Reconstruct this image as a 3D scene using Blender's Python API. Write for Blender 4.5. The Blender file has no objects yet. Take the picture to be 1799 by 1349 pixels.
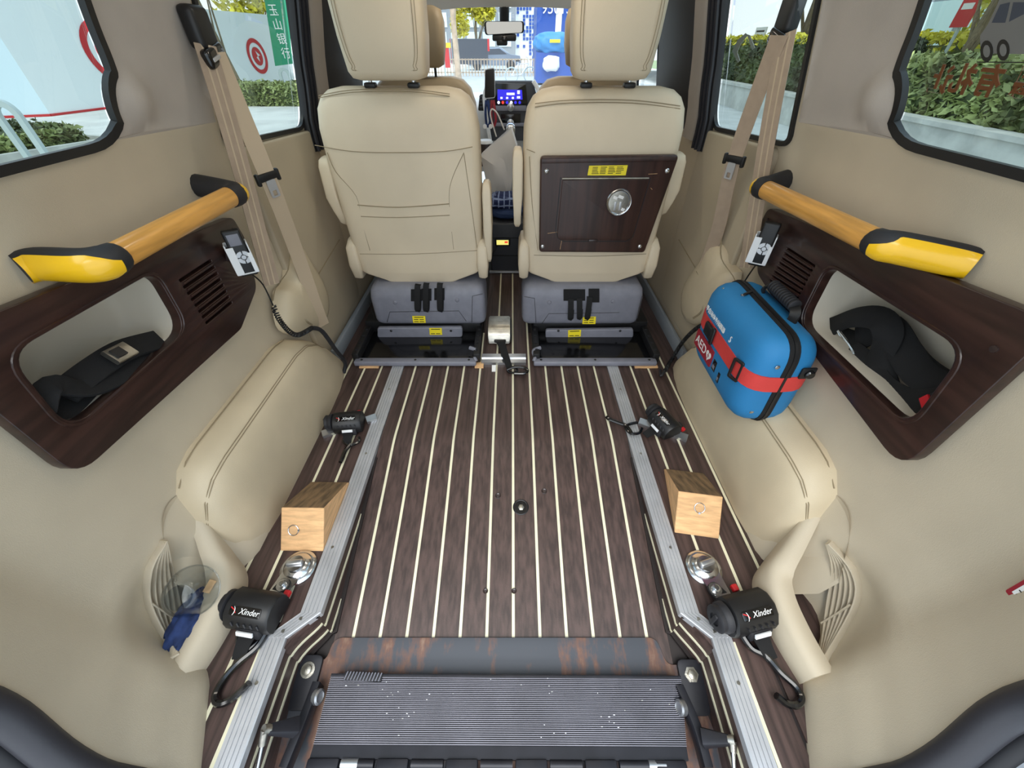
import bpy, bmesh, math, random
from mathutils import Vector, Matrix, Euler
from mathutils.geometry import delaunay_2d_cdt
random.seed(7)
R = math.radians
sc = bpy.context.scene
COL = sc.collection

# ------------------------------------------------------------------ camera
F = 680.0; CX, CY = 899.5, 674.5; HORIZON = 79.0
TH = math.atan((CY - HORIZON) / F); SN, CS = math.sin(TH), math.cos(TH)
cam = bpy.data.cameras.new('camera'); cam.sensor_width = 36; cam.lens = F / 1799 * 36
cam.clip_start = 0.01; cam.clip_end = 500
cam_o = bpy.data.objects.new('camera', cam); COL.objects.link(cam_o)
cam_o.location = (0, 0, 1.0); cam_o.rotation_euler = (R(90) - TH, 0, 0)
sc.camera = cam_o

def at(px, py, x=None, y=None, z=None):
    """point in the place seen at pixel (px,py) on the plane x=, y= or z="""
    a = (px - CX) / F; b = -(py - CY) / F
    d = Vector((a, CS + b * SN, -SN + b * CS))
    t = x / d.x if x is not None else y / d.y if y is not None else (z - 1) / d.z
    return Vector((d.x * t, d.y * t, 1 + d.z * t))

# ------------------------------------------------------------------ world, sun, exposure
def lin(c):
    return tuple(((v / 255) / 12.92 if v / 255 <= .04045 else ((v / 255 + .055) / 1.055) ** 2.4) for v in c)
W = bpy.data.worlds.new('sky'); sc.world = W; W.use_nodes = True
nt = W.node_tree; bg = nt.nodes['Background']
tc = nt.nodes.new('ShaderNodeTexCoord'); sep = nt.nodes.new('ShaderNodeSeparateXYZ'); rp = nt.nodes.new('ShaderNodeValToRGB')
nt.links.new(tc.outputs['Generated'], sep.inputs[0]); nt.links.new(sep.outputs['Z'], rp.inputs[0])
rp.color_ramp.elements[0].position = 0.0; rp.color_ramp.elements[0].color = (.92, .96, 1, 1)
rp.color_ramp.elements[1].position = .7; rp.color_ramp.elements[1].color = (.62, .8, 1, 1)
nt.links.new(rp.outputs[0], bg.inputs['Color']); bg.inputs['Strength'].default_value = 1.7
sun = bpy.data.lights.new('sun', 'SUN'); sun.energy = 2.6; sun.angle = R(48); sun.color = (1, .95, .86)
sun_o = bpy.data.objects.new('sun', sun); COL.objects.link(sun_o); sun_o.rotation_euler = Vector((.10, .72, -1.0)).to_track_quat('-Z', 'Y').to_euler()   # hazy sun behind the van
vs = sc.view_settings; vs.view_transform = 'Standard'; vs.look = 'None'; vs.gamma = 1; vs.use_curve_mapping = False
vs.exposure = 0.25

# ------------------------------------------------------------------ materials
MATS = {}
def mat(name, col, rough=.5, metal=0, bump=0, bscale=200, var=0, vscale=6, stretch=None, coat=0, spec=.5, alpha=1, col2=None, detail=3):
    m = bpy.data.materials.new(name); m.use_nodes = True; t = m.node_tree; b = t.nodes['Principled BSDF']
    c = lin(col) + (1,)
    b.inputs['Base Color'].default_value = c; b.inputs['Roughness'].default_value = rough
    b.inputs['Metallic'].default_value = metal; b.inputs['Coat Weight'].default_value = coat
    b.inputs['Coat Roughness'].default_value = .08; b.inputs['Specular IOR Level'].default_value = spec
    co = None
    if var or bump or col2:
        g = t.nodes.new('ShaderNodeTexCoord'); mp = t.nodes.new('ShaderNodeMapping')
        t.links.new(g.outputs['Object'], mp.inputs[0]); co = mp.outputs[0]
        if stretch: mp.inputs['Scale'].default_value = stretch
    if var or col2:
        n = t.nodes.new('ShaderNodeTexNoise'); n.inputs['Scale'].default_value = vscale; n.inputs['Detail'].default_value = detail
        t.links.new(co, n.inputs['Vector'])
        r = t.nodes.new('ShaderNodeValToRGB'); e = r.color_ramp.elements
        if col2: ca, cb = lin(col2), lin(col)
        else: ca = tuple(max(0, v * (1 - var)) for v in c[:3]); cb = tuple(min(1, v * (1 + var)) for v in c[:3])
        e[0].position = .36; e[0].color = ca + (1,); e[1].position = .64; e[1].color = cb + (1,)
        t.links.new(n.outputs['Fac'], r.inputs[0]); t.links.new(r.outputs[0], b.inputs['Base Color'])
    if bump:
        n = t.nodes.new('ShaderNodeTexNoise'); n.inputs['Scale'].default_value = bscale; n.inputs['Detail'].default_value = 4
        g2 = t.nodes.new('ShaderNodeTexCoord'); t.links.new(g2.outputs['Object'], n.inputs['Vector'])
        bp = t.nodes.new('ShaderNodeBump'); bp.inputs['Strength'].default_value = bump; bp.inputs['Distance'].default_value = .002
        t.links.new(n.outputs['Fac'], bp.inputs['Height']); t.links.new(bp.outputs[0], b.inputs['Normal'])
    MATS[name] = m
    return m
def M(n): return MATS[n]
def glassmat(name, tint, refl=.12):
    m = bpy.data.materials.new(name); m.use_nodes = True; t = m.node_tree; t.nodes.clear()
    o = t.nodes.new('ShaderNodeOutputMaterial'); tr = t.nodes.new('ShaderNodeBsdfTransparent'); gl = t.nodes.new('ShaderNodeBsdfGlossy')
    mx = t.nodes.new('ShaderNodeMixShader'); lw = t.nodes.new('ShaderNodeLayerWeight'); pw = t.nodes.new('ShaderNodeMath'); pw.operation = 'POWER'; pw.inputs[1].default_value = 5
    ma = t.nodes.new('ShaderNodeMath'); ma.operation = 'MULTIPLY_ADD'; ma.inputs[1].default_value = .9; ma.inputs[2].default_value = .05
    tr.inputs[0].default_value = tint + (1,); gl.inputs['Roughness'].default_value = .02
    lw.inputs[0].default_value = .5; t.links.new(lw.outputs['Facing'], pw.inputs[0]); t.links.new(pw.outputs[0], ma.inputs[0])
    t.links.new(ma.outputs[0], mx.inputs[0]); t.links.new(tr.outputs[0], mx.inputs[1]); t.links.new(gl.outputs[0], mx.inputs[2]); t.links.new(mx.outputs[0], o.inputs[0])
    MATS[name] = m

mat('wallbeige', (196, 183, 160), .55, bump=.18, bscale=700, var=.05, vscale=5)
mat('doorbeige', (184, 170, 146), .55, bump=.15, bscale=700, var=.04, vscale=4)
mat('pillargrey', (180, 171, 162), .85, bump=.25, bscale=900, var=.04, vscale=9)
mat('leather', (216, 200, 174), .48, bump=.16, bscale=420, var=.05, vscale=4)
mat('archleather', (206, 190, 161), .5, bump=.16, bscale=420, var=.07, vscale=5)
mat('seam', (150, 134, 106), .7)
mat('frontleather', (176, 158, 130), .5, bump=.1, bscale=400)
mat('woodgloss', (54, 32, 26), .42, var=.35, vscale=3, stretch=(18, 18, 1.2), coat=.12)
mat('woodpanel', (50, 30, 25), .36, var=.35, vscale=4, stretch=(12, 1.2, 14), coat=.2)
mat('woodgrey', (52, 40, 38), .3, coat=.3)
mat('plank', (72, 56, 52), .44, var=.36, vscale=3.5, stretch=(26, 1.6, 26), bump=.1, bscale=300, detail=5)
mat('inlay', (226, 221, 192), .45, var=.06, vscale=14)
mat('subfloor', (34, 26, 25), .6)
mat('alu', (196, 197, 200), .38, .5, var=.08, vscale=12)
mat('alubright', (198, 200, 203), .3, .9)
mat('chrome', (205, 206, 208), .2, 1)
mat('mirror', (150, 146, 138), .05, 1)
mat('steel', (172, 168, 158), .34, .95, var=.2, vscale=22, bump=.3, bscale=180)
mat('black', (22, 22, 24), .45)
mat('blackgloss', (12, 12, 14), .16, coat=.5)
mat('blackrub', (34, 34, 38), .6)
mat('rubber', (46, 46, 52), .5, bump=.1, bscale=200)
mat('blackcloth', (17, 17, 19), .85, bump=.3, bscale=900)
mat('greyplast', (124, 125, 136), .5, var=.06, vscale=30, bump=.12, bscale=800)
mat('railwood', (214, 156, 76), .32, var=.14, vscale=5, stretch=(20, 1.6, 20), coat=.35)
mat('yellow', (240, 188, 24), .28, coat=.3, var=.05, vscale=10)
mat('labelyellow', (244, 222, 40), .5)
mat('ink', (30, 28, 24), .6)
mat('white', (236, 236, 234), .4)
mat('whitesheet', (232, 234, 236), .6)
mat('belt', (166, 146, 126), .7, bump=.25, bscale=600, var=.05, vscale=40)
mat('beltbeige', (190, 170, 144), .7)
mat('chock', (216, 172, 124), .8, var=.16, vscale=9, stretch=(2, 2, 16), bump=.5, bscale=120, detail=6)
mat('chocktop', (142, 114, 82), .85, col2=(98, 80, 58), vscale=7, stretch=(12, 2, 3), bump=.5, bscale=120, detail=6)
mat('bagblue', (34, 122, 178), .6, bump=.35, bscale=900, var=.05, vscale=6)
mat('strapred', (210, 62, 58), .65, bump=.4, bscale=500, var=.06, vscale=14)
mat('aedred', (150, 28, 44), .5)
mat('red', (206, 36, 42), .4)
mat('ribbed', (132, 130, 140), .45, .3, var=.12, vscale=14)
mat('ramptop', (40, 40, 46), .42, .3, var=.15, vscale=20)
mat('cubby', (196, 188, 172), .55)
mat('paper', (240, 238, 236), .8, bump=.2, bscale=40)
mat('cloth', (34, 52, 96), .85, var=.3, vscale=40)
mat('jeans', (40, 60, 100), .85, bump=.3, bscale=300)
mat('dash', (62, 64, 70), .5)
mat('dashlight', (214, 214, 214), .45)
mat('headliner', (218, 212, 204), .9)
mat('screen_dark', (14, 14, 22), .15)
mat('hoard', (232, 240, 242), .6, bump=.6, bscale=1.2)
mat('hoardblue', (206, 226, 236), .6)
mat('logored', (190, 40, 46), .6)
mat('paving', (206, 206, 202), .8, var=.1, vscale=1.2)
mat('asphalt', (176, 182, 182), .85, var=.08, vscale=2)
mat('concrete', (188, 190, 184), .85, var=.14, vscale=3, bump=.3, bscale=30)
mat('leafdark', (74, 88, 50), .55, var=.5, vscale=1.6)
mat('leafmid', (134, 146, 92), .55, var=.5, vscale=1.4)
mat('leafyellow', (206, 198, 60), .55, var=.3, vscale=1.4)
mat('bark', (112, 100, 78), .9, var=.3, vscale=6, stretch=(6, 6, 1), bump=.5, bscale=20)
mat('barkpale', (192, 172, 150), .9, var=.15, vscale=4)
mat('grass', (130, 152, 80), .8, var=.3, vscale=4)
mat('signgreen', (38, 140, 104), .5)
mat('truckblue', (40, 82, 168), .5)
mat('tarpblue', (58, 136, 200), .55, bump=.6, bscale=14)
mat('carpaint', (120, 132, 148), .2, coat=.5)
mat('carwhite', (226, 232, 240), .3, coat=.4)
mat('tyre', (30, 30, 32), .7)
mat('greybuild', (140, 146, 152), .8)
mat('boarddark', (62, 68, 80), .6)
mat('binred', (200, 34, 40), .5)
mat('binyellow', (240, 196, 40), .5)
mat('decalgrey', (112, 112, 110), .6)
mat('decalbrown', (104, 60, 26), .6)
mat('rackgrey', (176, 190, 190), .4)
mat('velour', (90, 70, 60), .8)
glassmat('tint', (.52, .58, .56)); glassmat('windshield', (.93, .96, .96)); glassmat('clear', (.93, .94, .95)); glassmat('vizor', (.85, .87, .88))
def emis(name, col, s):
    m = bpy.data.materials.new(name); m.use_nodes = True; b = m.node_tree.nodes['Principled BSDF']
    b.inputs['Base Color'].default_value = lin(col) + (1,); b.inputs['Emission Color'].default_value = lin(col) + (1,); b.inputs['Emission Strength'].default_value = s
    MATS[name] = m
emis('screenblue', (44, 40, 190), 1.0); emis('screenwhite', (220, 220, 255), 1.0); emis('fill_glow', (255, 244, 226), 8.5)
emis('ledyellow', (230, 220, 120), .9); emis('ledred', (220, 60, 50), .9)
# rusty plate: paint worn to rust in streaks
def rustmat():
    m = bpy.data.materials.new('rusty'); m.use_nodes = True; t = m.node_tree; b = t.nodes['Principled BSDF']
    g = t.nodes.new('ShaderNodeTexCoord'); mp = t.nodes.new('ShaderNodeMapping'); mp.inputs['Scale'].default_value = (16, 4, 4)
    n = t.nodes.new('ShaderNodeTexNoise'); n.inputs['Scale'].default_value = .9; n.inputs['Detail'].default_value = 8; n.inputs['Roughness'].default_value = .65
    n2 = t.nodes.new('ShaderNodeTexNoise'); n2.inputs['Scale'].default_value = 60; n2.inputs['Detail'].default_value = 4
    r = t.nodes.new('ShaderNodeValToRGB'); e = r.color_ramp.elements
    e[0].position = .5; e[0].color = lin((74, 77, 84)) + (1,); e[1].position = .6; e[1].color = lin((116, 86, 74)) + (1,)
    x = e.new(.72); x.color = lin((150, 126, 110)) + (1,)
    ad = t.nodes.new('ShaderNodeMath'); ad.operation = 'MULTIPLY_ADD'; ad.inputs[1].default_value = .16
    t.links.new(g.outputs['Object'], mp.inputs[0]); t.links.new(mp.outputs[0], n.inputs['Vector']); t.links.new(g.outputs['Object'], n2.inputs['Vector'])
    sp = t.nodes.new('ShaderNodeMath'); sp.operation = 'SUBTRACT'; sp.inputs[1].default_value = .08
    t.links.new(n2.outputs['Fac'], ad.inputs[0]); t.links.new(n.outputs['Fac'], ad.inputs[2]); t.links.new(ad.outputs[0], sp.inputs[0])
    t.links.new(sp.outputs[0], r.inputs[0]); t.links.new(r.outputs[0], b.inputs['Base Color'])
    b.inputs['Roughness'].default_value = .55; b.inputs['Metallic'].default_value = .2
    MATS['rusty'] = m
rustmat()
# checked cloth
def plaidmat():
    m = bpy.data.materials.new('plaid'); m.use_nodes = True; t = m.node_tree; b = t.nodes['Principled BSDF']
    g = t.nodes.new('ShaderNodeTexCoord'); r = []
    for d in ('X', 'Z'):
        w = t.nodes.new('ShaderNodeTexWave'); w.bands_direction = d; w.inputs['Scale'].default_value = 11; w.inputs['Distortion'].default_value = 1.2
        t.links.new(g.outputs['Object'], w.inputs['Vector']); r.append(w)
    mx = t.nodes.new('ShaderNodeMath'); mx.operation = 'MAXIMUM'; t.links.new(r[0].outputs['Fac'], mx.inputs[0]); t.links.new(r[1].outputs['Fac'], mx.inputs[1])
    cr = t.nodes.new('ShaderNodeValToRGB'); cr.color_ramp.elements[0].position = .8; cr.color_ramp.elements[0].color = lin((34, 48, 92)) + (1,); cr.color_ramp.elements[1].position = 1; cr.color_ramp.elements[1].color = lin((150, 168, 206)) + (1,)
    t.links.new(mx.outputs[0], cr.inputs[0]); t.links.new(cr.outputs[0], b.inputs['Base Color']); b.inputs['Roughness'].default_value = .9
    MATS['plaid'] = m
plaidmat()

# ------------------------------------------------------------------ helpers: shapes go into a bmesh, obj() links ONE mesh object
def BM(): return bmesh.new()
def finish(name, me, m, parent, smooth=44):
    if smooth: 
        me.shade_smooth(); me.set_sharp_from_angle(angle=R(smooth))
    o = bpy.data.objects.new(name, me); COL.objects.link(o)
    if m: me.materials.clear(); me.materials.append(M(m))
    if parent: o.parent = parent; o.matrix_parent_inverse = Matrix.Translation(parent.location).inverted() if not parent.get('_m') else parent.matrix_world.inverted()
    return o
def obj(name, bm, m, parent=None, smooth=44, recalc=True):
    if recalc: bmesh.ops.recalc_face_normals(bm, faces=bm.faces)
    me = bpy.data.meshes.new(name); bm.to_mesh(me); bm.free()
    return finish(name, me, m, parent, smooth)
def tag(o, label=None, cat=None, group=None, kind=None):
    if label: o['label'] = label
    if cat: o['category'] = cat
    if group: o['group'] = group
    if kind: o['kind'] = kind
    return o
def thing(name, label, cat, loc=(0, 0, 0), group=None):
    o = bpy.data.objects.new(name, None); COL.objects.link(o); o.location = loc; o.empty_display_size = .05
    return tag(o, label, cat, group)
def struct(o): o['kind'] = 'structure'; return o

def box(bm, c, s, rot=None, bev=0, seg=2):
    mt = Matrix.Translation(Vector(c)) @ ((rot if isinstance(rot, Matrix) else Euler(rot).to_matrix().to_4x4()) if rot is not None else Matrix()) @ Matrix.Diagonal((s[0], s[1], s[2], 1))
    r = bmesh.ops.create_cube(bm, size=1, matrix=mt)
    if bev:
        vs_ = set(r['verts']); es = [e for e in bm.edges if e.verts[0] in vs_ and e.verts[1] in vs_]
        bmesh.ops.bevel(bm, geom=es, offset=bev, segments=seg, profile=.5, affect='EDGES')
def frame_of(d):
    d = d.normalized(); a = Vector((0, 0, 1)) if abs(d.z) < .95 else Vector((0, 1, 0))
    u = d.cross(a).normalized(); return u, u.cross(d).normalized()
def ringloft(bm, rings, cap=True, closed=False):
    vr = [[bm.verts.new(p) for p in r] for r in rings]; n = len(vr[0])
    prs = list(zip(vr, vr[1:])) + ([(vr[-1], vr[0])] if closed else [])
    for a, b in prs:
        for i in range(n): bm.faces.new((a[i], a[(i + 1) % n], b[(i + 1) % n], b[i]))
    if cap and not closed:
        bm.faces.new(vr[0][::-1]); bm.faces.new(vr[-1])
def cyl(bm, p0, p1, r0, r1=None, seg=16):
    p0, p1 = Vector(p0), Vector(p1); u, v = frame_of(p1 - p0); r1 = r0 if r1 is None else r1
    ringloft(bm, [[p + (u * math.cos(2 * math.pi * i / seg) + v * math.sin(2 * math.pi * i / seg)) * r for i in range(seg)] for p, r in ((p0, r0), (p1, r1))])
def smoothpath(pts, n=6):
    pts = [Vector(p) for p in pts]; out = []
    for i in range(len(pts) - 1):
        p0 = pts[max(0, i - 1)]; p1 = pts[i]; p2 = pts[i + 1]; p3 = pts[min(len(pts) - 1, i + 2)]
        for k in range(n):
            t = k / n; out.append(.5 * ((2 * p1) + (p2 - p0) * t + (2 * p0 - 5 * p1 + 4 * p2 - p3) * t * t + (3 * p1 - p0 - 3 * p2 + p3) * t ** 3))
    return out + [pts[-1]]
def sweep(bm, pts, prof, up=None, closed=False, scale=None):
    """sweep a closed 2-D profile [(side, up)] along pts"""
    pts = [Vector(p) for p in pts]; rings = []; n = len(pts); prev = None
    for i in range(n):
        if closed: d = pts[(i + 1) % n] - pts[i - 1]
        else: d = pts[min(n - 1, i + 1)] - pts[max(0, i - 1)]
        d.normalize()
        if up is not None:
            w = up[i] if isinstance(up, list) else up
            w = Vector(w); w = (w - d * w.dot(d)).normalized(); u = d.cross(w)
        elif prev is None: u, w = frame_of(d)
        else:
            w = (prev - d * prev.dot(d)); w = w.normalized() if w.length > 1e-6 else frame_of(d)[1]; u = d.cross(w)
        prev = w; k = scale[i] if scale else 1
        rings.append([pts[i] + u * a * k + w * b * k for a, b in prof])
    ringloft(bm, rings, closed=closed)
def circ(r, n=8): return [(r * math.cos(2 * math.pi * i / n), r * math.sin(2 * math.pi * i / n)) for i in range(n)]
def rect(w, h): return [(-w / 2, -h / 2), (w / 2, -h / 2), (w / 2, h / 2), (-w / 2, h / 2)]
def tube(bm, pts, r, seg=8, closed=False, scale=None): sweep(bm, pts, circ(r, seg), None, closed, scale)
def lathe(bm, prof, mt, seg=24):
    rings = [[mt @ Vector((r * math.cos(2 * math.pi * i / seg), r * math.sin(2 * math.pi * i / seg), z)) for i in range(seg)] for r, z in prof]
    ringloft(bm, rings)
def axis_m(p, d):
    d = Vector(d).normalized(); u, v = frame_of(d)
    return Matrix.Translation(Vector(p)) @ Matrix((u, v, d)).transposed().to_4x4()
def frame_m(o, ux, uy):
    """matrix: local x along ux, local y along uy (made square), local z their cross product"""
    ux = Vector(ux).normalized(); uz = ux.cross(Vector(uy)).normalized(); uy = uz.cross(ux)
    return Matrix.Translation(Vector(o)) @ Matrix((ux, uy, uz)).transposed().to_4x4()
def rpoly(pts, r, n=6):
    pts = [Vector(p[:2]) for p in pts]; out = []; N = len(pts); rr = r if isinstance(r, (list, tuple)) else [r] * N
    for i in range(N):
        p, a, b = pts[i], pts[i - 1], pts[(i + 1) % N]; q = rr[i]
        if q <= 0: out.append(p); continue
        u, v = (a - p).normalized(), (b - p).normalized(); ang = math.acos(max(-1, min(1, u.dot(v)))); L = q / math.tan(ang / 2)
        L = min(L, (a - p).length * .49, (b - p).length * .49); s, e = p + u * L, p + v * L
        for k in range(n + 1):
            t = k / n; out.append(s * (1 - t) ** 2 + p * 2 * t * (1 - t) + e * t * t)
    return out
def plate(name, outer, holes, th, m, parent=None, mt=None, bev=0, place=None, smooth=40):
    """solid plate from a 2-D outline with holes, in the local xy plane, z = 0..th"""
    cu = bpy.data.curves.new(name, 'CURVE'); cu.dimensions = '2D'; cu.fill_mode = 'BOTH'
    for ring in [outer] + list(holes):
        s = cu.splines.new('POLY'); s.points.add(len(ring) - 1); s.use_cyclic_u = True
        for q, p in zip(s.points, ring): q.co = (p[0], p[1], 0, 1)
    cu.extrude = max(th / 2 - bev, 1e-5); cu.bevel_depth = bev; cu.bevel_resolution = 2; cu.offset = -bev
    t = bpy.data.objects.new('tmp', cu); me = bpy.data.meshes.new_from_object(t); bpy.data.objects.remove(t); bpy.data.curves.remove(cu)
    me.transform(Matrix.Translation((0, 0, th / 2)))
    bm = BM(); bm.from_mesh(me); bpy.data.meshes.remove(me); bmesh.ops.remove_doubles(bm, verts=bm.verts, dist=1e-6)
    if place:
        for v in bm.verts: v.co = place(v.co)
    elif mt: bmesh.ops.transform(bm, matrix=mt, verts=bm.verts)
    return obj(name, bm, m, parent, smooth)
def text(name, s, size, mt, m, parent, th=.0004, align='LEFT', shear=0, sx=1, bold=0):
    cu = bpy.data.curves.new(name, 'FONT'); cu.body = s; cu.size = size; cu.extrude = th; cu.align_x = align; cu.shear = shear; cu.resolution_u = 3; cu.offset = bold
    t = bpy.data.objects.new('tmp', cu); me = bpy.data.meshes.new_from_object(t); bpy.data.objects.remove(t); bpy.data.curves.remove(cu)
    me.transform(mt @ Matrix.Diagonal((sx, 1, 1, 1)))
    return finish(name, me, m, parent, 0)
def seamline(pts, parent, r=.0016, m='seam', name='seam'):
    b = BM(); tube(b, pts, r, 5); return obj(name, b, m, parent)
def interp(tab, x):
    if x <= tab[0][0]: return tab[0][1]
    for (a, fa), (b, fb) in zip(tab, tab[1:]):
        if x <= b:
            t = (x - a) / (b - a); t = t * t * (3 - 2 * t) * .5 + t * .5; return fa + (fb - fa) * t
    return tab[-1][1]
def copytree(o, parent=None):
    c = o.copy(); COL.objects.link(c); c.parent = parent
    for ch in o.children: copytree(ch, c)
    return c

# ================================================================== THE VAN BODY
XC = -.012                       # middle of the van, a little left of the camera
BASE = [(-.2, .635), (0, .65), (.08, .685), (.15, .718), (.25, .745), (.35, .758), (.5, .76), (.68, .757), (.78, .748), (.86, .728), (1.0, .70), (1.2, .66), (1.36, .615), (1.45, .56)]
DOOR = [(-.2, .742), (.1, .742), (.55, .738), (.72, .74), (.785, .738), (.9, .715), (1.2, .655), (1.45, .56)]
REAR = [(-.2, .03), (0, .045), (.15, .06), (.335, .118), (.5, .125), (1.0, .10), (1.45, .06)]
def bump(d): return (1 - d * d) ** 2 if d < 1 else 0
def wall_v(y, z):
    v = interp(BASE, z)
    if y > 1.1:
        t = min(1, (y - 1.1) / .12); t = t * t * (3 - 2 * t); v = v * (1 - t) + interp(DOOR, z) * t
    if y < .27: v -= .46 * (.27 - y) * (1 if y < .22 else (.27 - y) / .05 * .5 + .5) * (1 if z < .8 else max(0, 1 - (z - .8) / .2))
    v += .085 * bump(math.hypot((y - .335) / .15, (z - .05) / .19))          # pocket hollow
    v -= .022 * bump(math.hypot((y - .918) / .052, (z - .915) / .052)) ** .5  # round boss on the pillar
    v -= .02 * bump(math.hypot((y - .33) / .05, (z - .33) / .05)) * 0
    v += .012 * bump(math.hypot((y - .75) / .6, (z - .83) / .10))            # soft hollow under the quarter window
    return v
def wallpt(s, y, z, off=0): return Vector((s * (wall_v(y, z) - off) + XC, y, z))

def inpoly(p, poly):
    c = False; n = len(poly)
    for i in range(n):
        a, b = poly[i], poly[i - 1]
        if (a[1] > p[1]) != (b[1] > p[1]) and p[0] < (b[0] - a[0]) * (p[1] - a[1]) / (b[1] - a[1]) + a[0]: c = not c
    return c
QWIN = rpoly([(.2, .862), (.885, .862), (.898, 1.28), (.2, 1.28)], [.05, .1, .05, .05], 8)
# the window edge swings round the boss
BC, BR = Vector((.918, .915)), .056
def qedge(p):
    d = p - BC
    if d.length < BR and p.x > .8: return BC + d.normalized() * BR if d.length > 1e-4 else p
    return p
q2 = []
for i, p in enumerate(QWIN):
    q = QWIN[(i + 1) % len(QWIN)]
    n = max(1, int((q - p).length / .006))
    for k in range(n): q2.append(qedge(p.lerp(q, k / n)))
QWIN = q2
SWIN = rpoly([(1.175, .803), (1.665, .775), (1.66, 1.28), (1.185, 1.28)], [.03, .06, .05, .04])
FWIN = rpoly([(2.38, .80), (2.8, .80), (2.72, .96), (2.52, 1.12), (2.38, 1.2)], .03)
PILLAR = [Vector(p) for p in [(.82, .866), (1.16, .855), (1.172, 1.29), (.82, 1.29)]]
PANEL = {-1: dict(o=(.437, .758, .512, .657), yf=1.075), 1: dict(o=(.477, .838, .478, .635), yf=1.15)}

def build_wall(s):
    o_ = PANEL[s]['o']; cub = [Vector((o_[0] - .012, o_[2] - .012)), Vector((o_[1] + .012, o_[2] - .012)), Vector((o_[1] + .012, o_[3] + .012)), Vector((o_[0] - .012, o_[3] + .012))]
    rear = [Vector((interp(REAR, z), z)) for z in [-.12 + i * .05 for i in range(31)]]
    outer = rear + [Vector((1.95, 1.38)), Vector((2.75, 1.2)), Vector((3.3, .74)), Vector((3.3, -.12))]
    loops = [outer, QWIN, SWIN, FWIN, cub]
    vs_, es = [], []
    for lp in loops + [PILLAR]:
        b = len(vs_); n = len(lp); vs_ += [Vector(p) for p in lp]; es += [(b + i, b + (i + 1) % n) for i in range(n)]
    for ya, yb, st in ((.06, 1.3, .022), (1.3, 3.3, .06)):
        y = ya
        while y < yb:
            z = -.1
            while z < 1.38:
                p = Vector((y, z))
                if inpoly(p, outer) and min((p - q).length for lp in loops[1:4] for q in lp) > .008: vs_.append(p)
                z += .022 if y < 1.3 else .05
            y += st
    V, E_, Fc = delaunay_2d_cdt(vs_, es, [], 0, 1e-5)[:3]
    groups = {'wall': [], 'pillar': [], 'door': []}
    for f in Fc:
        c = (V[f[0]] + V[f[1]] + V[f[2]]) / 3
        if not inpoly(c, outer) or any(inpoly(c, h) for h in loops[1:]): continue
        groups['pillar' if inpoly(c, PILLAR) else 'wall'].append(f)
    side = 'left' if s < 0 else 'right'; res = {}
    for g, fs in groups.items():
        if not fs: continue
        bm = BM(); mp = {}
        for f in fs:
            q = []
            for i in f:
                if i not in mp: mp[i] = bm.verts.new(wallpt(s, V[i].x, V[i].y))
                q.append(mp[i])
            try: bm.faces.new(q)
            except ValueError: pass
        res[g] = obj('wall_' + side if g == 'wall' else 'trim_1', bm, 'wallbeige' if g == 'wall' else 'pillargrey', None, 80)
    w = struct(res['wall']); w['label'] = 'beige moulded %s side wall of the van' % ('left' if s < 0 else 'right')
    p = struct(res['pillar']); p['label'] = 'grey cloth pillar cover on the %s wall' % ('left' if s < 0 else 'right')
    return w
walls = {s: build_wall(s) for s in (-1, 1)}

def window(s, poly, n, seal_r, m, sealm='black', label=''):
    side = 'left' if s < 0 else 'right'
    # glass follows the wall's plane
    cy = sum(p.x for p in poly) / len(poly)
    def pl(co): return Vector((s * (wall_v(co.x, co.y) + .012) + XC, co.x, co.y))
    bm = BM(); grid = {}
    ring = [bm.verts.new(pl(Vector((p[0], p[1])))) for p in poly]; f = bm.faces.new(ring)
    bmesh.ops.triangulate(bm, faces=[f])
    g = struct(obj('window_%d' % n, bm, m, None, 0)); g['label'] = label
    b = BM(); pts = [wallpt(s, p[0], p[1], .002) for p in poly]
    sweep(b, pts, [(-seal_r, -.006), (seal_r, -.006), (seal_r, .006), (-seal_r, .006)], (s, 0, 0), True)
    obj('window_seal', b, sealm, g)
    return g
wq = {}
wn = 1
for s in (-1, 1):
    sd = 'left' if s < 0 else 'right'
    wq[s] = window(s, QWIN, wn, .0068, 'tint', label='%s rear quarter window with thick black rubber edge' % sd); wn += 1
    ws_ = window(s, SWIN, wn, .006, 'tint', label='%s sliding door window beside the seats' % sd); wn += 1
    window(s, FWIN, wn, .006, 'windshield', label='%s front door window' % sd); wn += 1
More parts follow.
